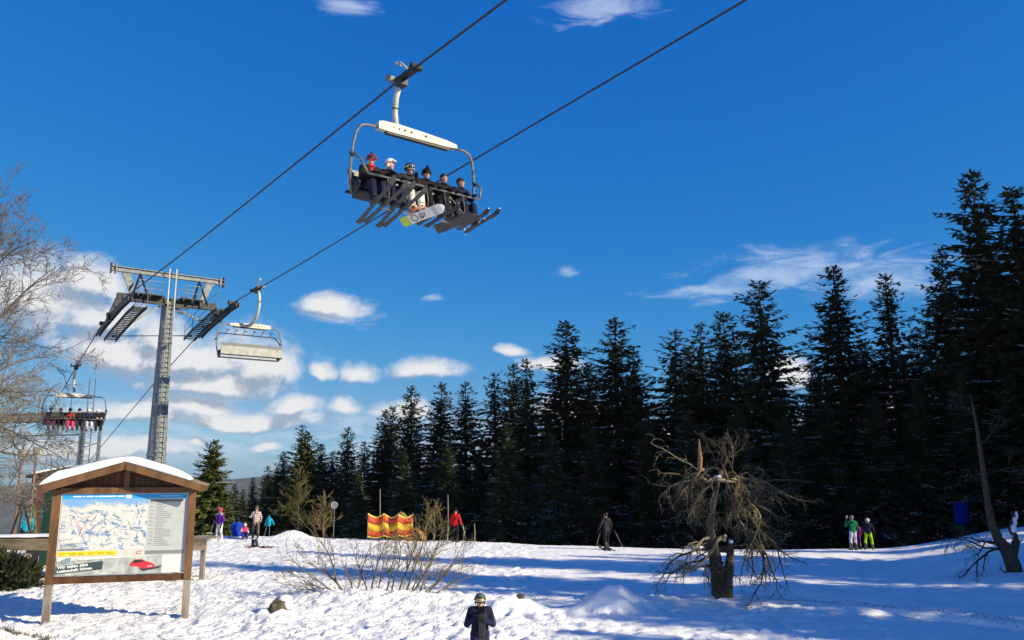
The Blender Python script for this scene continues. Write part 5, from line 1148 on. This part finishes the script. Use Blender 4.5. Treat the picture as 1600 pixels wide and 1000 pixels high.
mb = MB(); a, b = at_t(1137, 750), at_t(1128, 722); mb.tube([a, b], [.06, .012], 6); mb.build('splinter', M_SPL, e)
mb = MB()
for k in range(7): a = at_t(1148 + k * 2.5, 748 + k * 2); mb.tube([a, a + (.05 + .05 * k, -.05, -.25 - .06 * k)], [.03, .008], 4)
mb.build('splinter', M_SPL, e)
mb = MB(); a = [at_t(x, y) for x, y in ((1092, 744), (1105, 752), (1118, 748), (1135, 752), (1150, 750))]; mb.tube(a, [.05, .055, .06, .07, .07], 7); mb.build('torn_limb', mat('pale_limb', (.30, .24, .16), .8, .2, 10, .4, 40), e, True)
BR = []; M_TWIGD = mat('twig_dark', (.10, .08, .055), .85, .25, 9, .3, 60); M_PALE = mat('pale_twig', (.27, .22, .13), .8, .25, 10, .3, 60)
mid = np.array([.1, 0, 3.3])
def br(p, d, L, r, g, ch=(7, .5), lv=3, w=.35): BR.append((p, d, L, r, g, ch, lv, w))
for i in range(17):                                          # hanging crown, both sides
    s = -1 if i % 2 else 1; p = mid + (s * rg.uniform(.0, .5), rg.uniform(-.3, .3), rg.uniform(-.5, .25)); br(p, (s * rg.uniform(.4, 1.1), rg.uniform(-.6, .4), rg.uniform(-.5, .35)), rg.uniform(1.3, 2.7), rg.uniform(.02, .038), -2.3, (8, .5), 3, .75)
for i in range(6): br(mid + (rg.uniform(-.2, .5), 0, .1), (rg.uniform(-.5, .6), rg.uniform(-.3, .3), 1), rg.uniform(1.2, 2.4), .02, .1)
for i in range(4): br((.15, -.05, rg.uniform(1.0, 1.9)), (-1, rg.uniform(-.5, .2), rg.uniform(.05, .25)), rg.uniform(2.2, 3.0), .055, -.45, (8, .42))
br((-.1, -.1, .9), (-1, -.3, -.1), 2.4, .05, -.25)
for i in range(11): br((.35 + rg.uniform(0, .8), -.1, rg.uniform(1.6, 3.0)), (rg.uniform(.15, .75), rg.uniform(-.6, 0), -1.0), rg.uniform(1.9, 2.9), .04, -.15, (11, .36))
for i in range(7): br((-.5 + rg.uniform(0, .5), -.25, rg.uniform(.4, 1.0)), (rg.uniform(-.8, .3), -.3, -.6), rg.uniform(.7, 1.2), .03, -.5, (10, .5))
for i in range(6): br(mid + (.4, .1, -.1 * i), (1, rg.uniform(-.1, .6), rg.uniform(-.25, .35)), rg.uniform(2.4, 3.6), .032, -.35, (8, .42))
for i in range(4): br(mid + (-.3, .1, -.05 * i), (-1, rg.uniform(-.1, .6), rg.uniform(-.1, .5)), rg.uniform(1.8, 2.8), .03, -.7, (8, .42))
for (p, d, L, r, gr_, ch, lv, w) in BR:
    out = []; grow(rg, p, d, L * (.85 if abs(d[0]) > .3 else .9), r, 0, out, w * 1.3, gr_, ch, .8, 3, .2, .17, .15)
    o2 = []
    for pts, rad, lvl in out:
        zf = np.array([max(q[2], -.1) for q in pts]); pts[:, 2] = zf; o2.append((pts, rad, lvl))
    tubes(o2, .0048, (M_TWIGD, M_BARK, M_TWIGD, M_TWIG, M_BARK, M_PALE)[rg.randint(6)] if p[2] > 1.5 else M_BARK, 'branch', e)
mb = MB()
for (x, y, z, rx) in ((-.75, -.12, 1.33, .30), (.29, -.02, 1.48, .07), (.02, -.05, 3.30, .08), (-.6, -.2, .75, .16)): mb.ell((x, y, z), (rx, .09, .05), 10, 6)
mb.build('snow_clump', M_SNOW, e, True)
# broken trunk at the right edge
P = np.array([16.35, 27.9]); z0 = ground_z(*P); e = empty('broken_tree', (P[0], P[1], z0), 0, 'dark snapped tree with forked leaning trunk at the right edge', 'tree'); rg = np.random.RandomState(41)
def at_r(x, y): return at(x, y, P[1]) - np.array([P[0], P[1], z0])
mb = MB(); mb.tube([at_r(1592, 925), at_r(1584, 885), at_r(1575, 862), at_r(1562, 845), at_r(1550, 820), at_r(1543, 780), at_r(1534, 720), at_r(1526, 665), at_r(1516, 615)], [.26, .24, .22, .17, .13, .10, .075, .05, .015], 9); mb.build('trunk', M_BARK, e, True)
mb = MB(); mb.tube([at_r(1582, 868), at_r(1588, 845), at_r(1580, 825), at_r(1584, 800)], [.15, .13, .10, .03], 8); mb.build('snag', M_BARK, e, True)
mb = MB(); mb.ell(at_r(1581, 826) + (.02, -.06, 0), (.10, .08, .16), 9, 7); mb.ell(at_r(1583, 815) + (.02, -.06, 0), (.07, .07, .15), 9, 7); mb.ell(at_r(1586, 805) + (.02, -.05, 0), (.045, .05, .14), 9, 7); mb.ell(at_r(1570, 838) + (0, -.05, 0), (.25, .12, .10), 9, 7); mb.ell(at_r(1590, 842), (.2, .12, .12), 9, 7); mb.build('snow_clump', M_SNOW, e, True)
for (x, y, dx, dz, L, r, gr_) in ((1568, 855, -1, .12, 2.2, .05, -.5), (1566, 850, -1, .3, 1.8, .04, -.8), (1572, 860, -1, -.05, 2.0, .04, -.3), (1566, 848, -1, .05, 2.5, .035, -.1), (1580, 888, -1, .08, .9, .05, .0), (1540, 760, -.6, .5, 1.0, .02, -.2), (1530, 700, .7, .6, 1.4, .02, .0), (1524, 650, -.6, .4, 1.2, .02, -.3), (1538, 740, .8, .1, 1.5, .02, -.4)):
    out = []; grow(rg, at_r(x, y), (dx, rg.uniform(-.5, .1), dz), L, r, 0, out, .35, gr_, (7, .5), .7, 2, .2, .16, .25); tubes(out, .007, M_BARK, 'branch', e)
# dwarf pine at the left edge, yellowish larch brush by the heap
def shrub(name, label, loc, r, n, m, twig, seed, up=.3, ln=(.25, .5)):
    rg = np.random.RandomState(seed); e = empty(name, loc, 0, label, 'shrub'); V = []; T = []; out = []
    for k in range(n):
        u = rg.normal(0, 1, 3); u[2] = abs(u[2]); u /= np.linalg.norm(u); p = u * np.array(r) * rg.rand() ** .4; d = u * .7 + rg.normal(0, .5, 3) + (0, 0, up); d /= np.linalg.norm(d)
        L = rg.uniform(*ln); s = np.cross(d, rg.normal(0, 1, 3)); s /= np.linalg.norm(s); w = L * .10; b = len(V); V.extend([p, p + d * L * .5 + s * w, p + d * L, p + d * L * .5 - s * w]); T.append((b, b + 1, b + 2, b + 3))
        if k % 30 == 0: out.append((np.array([(p[0] * .2, p[1] * .2, -.1), p * .6, p]), np.array([.02, .012, .005]), 0))
    put('foliage', fast_mesh('foliage', V, T, m), e); tubes(out, .006, twig, 'stems', e); return e
shrub('dwarf_pine', 'low dark green dwarf pine at the left edge before the table', (-16.9, 27.4, gzf(-16.9, 27.4)), (1.75, 1.0, 1.0), 5200, M_NEEDLE, M_BARK, 3)
def sapling(name, label, loc, h, n, m, seed):
    rg = np.random.RandomState(seed); e = empty(name, loc, 0, label, 'tree')
    mb = MB(); mb.tube([(0, 0, -.5), (0, 0, h)], [.06, .01], 6); mb.build('trunk', M_TWIGG, e)
    out = []
    for k in range(n): z = h * (.08 + .85 * k / n); grow(rg, (0, 0, z), (rg.normal(), rg.normal(), .9), (h - z) * .35 + .5, .018, 0, out, .3, .25, (8, .45), .6, 2, .2, .14, .15)
    tubes(out, .011, m, 'crown', e)
M_LARCH = mat('larch_twig', (.11, .10, .03), .8, .3, 4)
P = at(466, 810, 50); sapling('larch_sapling', 'yellowish leafless larch sapling behind the snow heap', (P[0], P[1], gzf(P[0], P[1])), 4.2, 34, M_LARCH, 5)
P = at(505, 835, 49); sapling('larch_sapling', 'brownish bare sapling leaning beside the round sign', (P[0], P[1], gzf(P[0], P[1])), 2.6, 22, M_TWIG, 6)
P = at(640, 835, 45); sapling('bare_sapling', 'thin bare sapling between windbreak and the person in red', (P[0] + 1.3, P[1], gzf(P[0] + 1.3, P[1])), 1.9, 18, M_TWIG, 9)

# ------------------------------------------------------------------ small things
def rock(label, loc, r, seed):
    rg = np.random.RandomState(seed); bm = bmesh.new(); bmesh.ops.create_icosphere(bm, subdivisions=3, radius=1.0)
    pl = [(rg.normal(0, 1, 3), rg.uniform(.55, .85)) for _ in range(9)]
    for v in bm.verts:
        c = np.array(v.co)
        for nrm, dd in pl:
            nn = nrm / np.linalg.norm(nrm); k = c @ nn - dd
            if k > 0: c = c - nn * k * .9
        c += rg.normal(0, .012, 3); v.co = c * np.array(r)
    me = bpy.data.meshes.new('stone'); bm.to_mesh(me); bm.free(); me.materials.append(M_ROCK)
    e = empty('boulder', loc, rg.rand() * 3, label, 'rock'); put('stone', me, e); return e
b_ = rock('dark boulder with a snow cap on the trampled snow', (-6.15, 22.75, ground_z(-6.15, 22.75) + .06), (.36, .30, .30), 3)
mb = MB(); mb.ell((.16, .05, .20), (.20, .20, .10), 12, 8); mb.ell((.22, -.10, .08), (.13, .12, .14), 12, 8); mb.build('snow_cap', M_SNOW, b_, True)
rock('small dark stone on top of the low snow heap', (.22, 23.4, ground_z(.22, 23.4) + .02), (.13, .12, .12), 5)
# windbreak
M_WBR = mat('windbreak_red', (.50, .07, .02), .7, .12, 6); M_WBY = mat('windbreak_yellow', (.70, .42, .03), .7, .12, 6); M_WBT = mat('windbreak_trim', (.78, .55, .12), .7, .1, 6)
W0 = np.array([-7.65, 45.0]); wz = ground_z(*W0)
e = empty('windbreak', (W0[0], W0[1], wz), 0, 'red and yellow striped cloth windbreak on thin poles', 'windbreak')
pp = [(0, 0), (.85, .08), (1.62, -.05), (2.35, .35)]
for i, (x, y) in enumerate(pp):
    mb = MB(); mb.tube([(x, y, -.3), (x, y, 1.42)], .016, 6); mb.build('pole', M_WOODG, e)
rows = [(0, .05, M_WBT), (.05, .30, M_WBR), (.30, .62, M_WBY), (.62, .93, M_WBR), (.93, 1.0, M_WBT)]
for i in range(3):
    (x0, y0), (x1, y1) = pp[i], pp[i + 1]; V = []; n = 10; lv = [0, .05, .30, .62, .93, 1.0]
    for k in range(n + 1):
        t = k / n; x = x0 + (x1 - x0) * t; y = y0 + (y1 - y0) * t + .12 * math.sin(math.pi * t); sag = math.sin(math.pi * t)
        zb = .17 - .10 * sag + .12 * (x / 2.35); zt = 1.42 - .20 * sag - .02 * i
        for l in lv: V.append((x, y + .03 * math.sin(9 * x + 5 * l), zb + (zt - zb) * l))
    for r_ in range(5):
        F = [(k * 6 + r_, k * 6 + 6 + r_, k * 6 + 7 + r_, k * 6 + r_ + 1) for k in range(n)]
        mb = MB(); ks = sorted({q for f_ in F for q in f_}); rm = {q: n_ for n_, q in enumerate(ks)}; mb.add([V[q] for q in ks], [tuple(rm[q] for q in f_) for f_ in F]); o = mb.build('cloth_stripe', rows[r_][2], e, True); sd = o.modifiers.new('s', 'SOLIDIFY'); sd.thickness = .006
# dome tent
P = at(638, 838, 46.2); tz_ = gzf(P[0], P[1]); e = empty('dome_tent', (P[0], P[1], tz_ - .02), R(15), 'low olive and orange-brown dome tent behind the windbreak', 'tent')
mb = MB(); mb.ell((0, 0, 0), (1.0, .95, .72), 20, 10, v0=0, v1=.5); mb.build('outer_shell', mat('tent_orange', (.34, .15, .03), .7, .2, 5), e, True)
mb = MB(); mb.ell((-.42, 0, .55), (.52, .6, .98), 16, 8, v0=0, v1=.5); mb.build('hood', mat('tent_olive', (.26, .20, .02), .7, .2, 5), e, True)
mb = MB(); mb.tube([(-.42, -.62, .5), (-.42, -.45, 1.2), (-.42, 0, 1.56), (-.42, .45, 1.2), (-.42, .62, .5)], .02, 5); mb.build('tent_pole', M_POLE, e)
# thin upright poles, round sign
for (x, yb, yt, Y, lab) in ((592, 838, 764, 46.5, 'thin bare wooden pole behind the striped windbreak'), (699, 838, 773, 46.0, 'thin bare wooden pole left of the person in red'), (741, 845, 818, 44.5, 'short stake in the snow right of the person in red')):
    a = at(x, yb, Y); z = gzf(a[0], a[1]); h = at(x, yt, Y)[2] - z; e = empty('wooden_pole', (a[0], a[1], z), 0, lab, 'pole', 'poles in the snow'); mb = MB(); mb.tube([(0, 0, -.4), (.03, 0, h * .5), (0, 0, h)], [.035, .032, .025], 6); mb.build('shaft', M_POSTG, e)
a = at(521, 838, 47.5); z = gzf(a[0], a[1]); h = at(521, 789, 47.5)[2] - z; e = empty('round_sign', (a[0], a[1], z), 0, 'small grey round sign on a thin post behind the bush', 'sign')
mb = MB(); mb.tube([(0, 0, -.4), (0, 0, h + .15)], .02, 6); mb.build('post', M_STEEL, e); mb = MB(); mb.cyl((0, -.03, h), (0, -.05, h), .19, n=18); mb.build('disc', mat('sign_grey', (.22, .24, .27), .5, .1), e); mb = MB(); mb.tube([(.18 * math.cos(q), -.055, h + .18 * math.sin(q)) for q in np.linspace(0, 6.283, 19)], .014, 4); mb.build('rim', M_PAINTW, e)
# jacket hung over two crossed poles, gear lying on the snow
gx_, gy_ = -12.95, 44.9; z = ground_z(gx_, gy_)
ski_pole('left of two upright poles carrying the blue jacket', (gx_ + .06, gy_, z + 1.15), (gx_ - .16, gy_, z)); ski_pole('right of two upright poles carrying the blue jacket', (gx_ + .10, gy_ + .05, z + 1.15), (gx_ + .12, gy_ + .05, z))
e = empty('jacket', (gx_ + .08, gy_, z + .62), 0, 'small bright blue jacket hung over upright ski poles', 'jacket'); mb = MB(); mb.capsule((0, 0, .16), .13, (0, 0, .40), .12, 10); mb.capsule((.1, 0, .42), .06, (.26, .02, .16), .05, 8); mb.capsule((-.1, 0, .42), .06, (-.2, .02, .1), .05, 8); mb.capsule((0, 0, .5), .07, (0, -.02, .58), .05, 8); mb.build('cloth', C_TURQ, e, True)
for i, (x, y, lab) in enumerate(((-12.35, 40.6, 'left boot of the gear lying on the snow'), (-12.15, 40.5, 'right boot of the gear lying on the snow'))):
    e = empty('ski_boot', (x, y, ground_z(x, y) + .12), R(40 + 60 * i), lab, 'boot'); put('shell', boot_mesh(M_BOOT), e)
for i, (x, y, a_) in enumerate(((-11.9, 40.4, 78), (-11.7, 40.55, 84))):
    ski(('pinkish', 'brownish')[i] + ' ski lying on the snow beside the boots', Matrix.Translation((x, y, ground_z(x, y) + .03)) @ Matrix.Rotation(R(a_), 4, 'Z') @ Matrix.Rotation(R(-90 + 100 * i), 4, 'Y'), mat('ski_pink%d' % i, (.35, .2, .2) if i == 0 else (.16, .1, .06), .4, .2), 1.5, 'skis lying on the snow')
# blue padded post at the right
P = at(1506, 850, 42.5); z = gzf(P[0], P[1]); h0 = at(1506, 818, 42.5)[2]; h1 = at(1506, 786, 42.5)[2]
e = empty('padded_post', (P[0], P[1], z), 0, 'post wrapped in bright blue crash padding at the wood edge', 'post'); mb = MB(); mb.cyl((0, 0, -.3), (0, 0, h1 - z + .1), .06, n=8); mb.build('post', M_STEELD, e); mb = MB(); mb.tube([(0, 0, h0 - z), (0, 0, h0 - z + .05), (0, 0, h1 - z - .05), (0, 0, h1 - z)], [.28, .33, .33, .28], 16); mb.build('padding', mat('pad_blue', (.001, .012, .16), .8, .15, 4, spec=.05), e, True)
# green cabinet, hut roof and lamp posts at the left
P = at(76, 830, 33.5); e = empty('cabinet', (P[0] + .25, P[1], gzf(P[0], P[1])), 0, 'dark green upright cabinet half hidden by the left post of the board', 'cabinet'); mb = MB(); mb.box((0, 0, 1.45), (.75, .6, 2.9)); mb.build('case', mat('cabinet_green', (.01, .05, .03), .5, .15), e); mb = MB(); mb.box((0, 0, 2.93), (.85, .7, .06)); mb.build('lid', M_STEELD, e); mb = MB(); mb.box((.3, -.31, 1.5), (.04, .03, .2)); mb.build('handle', M_STEEL, e)
P = at(105, 728, 66); zr_ = P[2]; e = empty('station_hut', (P[0], P[1], gzf(P[0], P[1])), R(20), 'low dark-roofed lift hut with snow, just above the notice board roof', 'hut'); hh_ = zr_ - e.location.z
mb = MB(); mb.box((0, 0, hh_ / 2 - .5), (4.2, 3, hh_)); mb.build('wall', M_WOODD, e); mb = MB(); mb.prism([(-2.5, hh_ - .9), (2.5, hh_ - .9), (2.5, hh_ - .75), (.6, hh_), (-2.5, hh_ - .7)], -1.8, 1.8, 'y'); rf_ = mb.build('roof', M_RUB, e); mb = MB(); mb.prism([(-2.5, hh_ - .69), (.3, hh_ - .1), (.2, hh_ + .02), (-2.4, hh_ - .55)], -1.7, 1.7, 'y'); mb.build('snow_cover', M_SNOW, rf_)
M_LPOLE = mat('lamp_post_red', (.22, .10, .075), .6, .2, 6); M_LHEAD = mat('lamp_head_pale', (.36, .33, .25), .4, .15, 6)
for (x, yt, Y, lab) in ((34, 712, 37, 'left one of two reddish lamp posts with pale heads'), (57, 708, 37.5, 'right one of two reddish lamp posts with pale heads')):
    a = at(x, yt, Y); z = gzf(a[0], a[1]); h = a[2] - z; e = empty('lamp_post', (a[0], a[1], z), 0, lab, 'lamp post', 'reddish lamp posts')
    mb = MB(); mb.tube([(0, 0, -.4), (0, 0, h - .12)], .055, 8); mb.build('pole', M_LPOLE, e); mb = MB(); mb.tube([(0, 0, h - .15), (0, 0, h), (0, 0, h + .2), (0, 0, h + .26)], [.08, .15, .15, .06], 10); hd_ = mb.build('lamp_head', M_LHEAD, e)
    mb = MB(); s = -1 if x < 45 else 1; mb.tube([(0, 0, h + .2), (s * .35, 0, h + .35), (s * .5, 0, h + .8), (s * .4, 0, h + 1.4)], .025, 5); mb.build('bracket', M_STEELD, hd_)
# snow gun with ring-shaped hood
P = at(38, 770, 35.5); z = gzf(P[0], P[1]); h = P[2] - z; e = empty('snow_gun', (P[0], P[1], z), R(35), 'pale ring-framed snow-making machine among twigs at the left', 'snow gun')
mb = MB()
for a in (.3, 2.4, 4.5): mb.tube([(.7 * math.cos(a), .7 * math.sin(a), -.1), (0, 0, h - .2)], .05, 6)
mb.build('tripod', M_STEELD, e); mb = MB(); mb.tube([(.42 * math.cos(q), 0, h + .42 * math.sin(q)) for q in np.linspace(0, 6.283, 25)], .035, 6); mb.build('guard_ring', M_STEEL, e, True); mb = MB(); mb.tube([(0, -.5, h), (0, -.2, h), (0, .5, h)], [.12, .14, .10], 12); mb.build('fan_drum', M_STEELD, e, True)
for k in range(3):
    P = at(50 + k * 9, 800 - k * 4, 36); z = gzf(P[0], P[1]); M = Matrix.Translation((P[0], P[1], z + 1.1)) @ Euler((R(90), R(-18 + 8 * k), 0)).to_matrix().to_4x4() ; ski(('dark ski leaning upright left of the turquoise jacket', 'green-tipped ski leaning upright above the turquoise jacket', 'blue-grey ski leaning upright nearest the green cabinet')[k], M, (M_SKIB, mat('ski_green', (.15, .3, .12), .4, .2), mat('ski_slate', (.06, .09, .14), .4, .2))[k], 2.2, 'skis leaning by the station')
# dry grass sticking out of the snow along the lane and at the lower left
rg = np.random.RandomState(77); V = []; T = []
def blade(x, y, h):
    z = ground_z(x, y); a = rg.rand() * 6.28; w = .012; dx, dy = math.cos(a) * w, math.sin(a) * w; lx, ly = rg.normal(0, .35 * h, 2); b = len(V)
    V.extend([(x - dx, y - dy, z - .02), (x + dx, y + dy, z - .02), (x + lx, y + ly, z + h)]); T.append((b, b + 1, b + 2))
for k in range(1100): t = rg.rand() ** .8; blade(8.3 + 5.2 * t + rg.normal(0, .16), 24.9 - 4.9 * t + .35 * math.sin(t * 3) + rg.normal(0, .16), rg.uniform(.01, .045))
for k in range(700): c = ((-12.4, 19.2), (-11.6, 18.9), (-11.2, 19.7), (-12.0, 20.4), (-10.6, 19.6))[rg.randint(5)]; blade(c[0] + rg.normal(0, .22), c[1] + rg.normal(0, .10), rg.uniform(.04, .13))
me = fast_mesh('dry_grass', V, T, mat('dry_grass', (.10, .085, .03), .9, .3, 3)); tag(put('dry_grass', me), 'dry grass stubble poking through the snow', 'grass', kind='stuff')

# ------------------------------------------------------------------ thin winter haze over the far valley
mb = MB(); mb.box((0, 0, -145), (24000, 24000, 400))
hz = bpy.data.materials.new('haze'); hz.use_nodes = True; t = hz.node_tree; t.nodes.clear()
pv = N(t, 'ShaderNodeVolumePrincipled'); pv.inputs['Color'].default_value = (.80, .86, .94, 1); pv.inputs['Density'].default_value = 5.5e-5; pv.inputs['Anisotropy'].default_value = .2
t.links.new(pv.outputs[0], N(t, 'ShaderNodeOutputMaterial').inputs['Volume'])
tag(mb.build('haze', hz), 'thin pale winter haze over the valley', 'haze', kind='stuff')
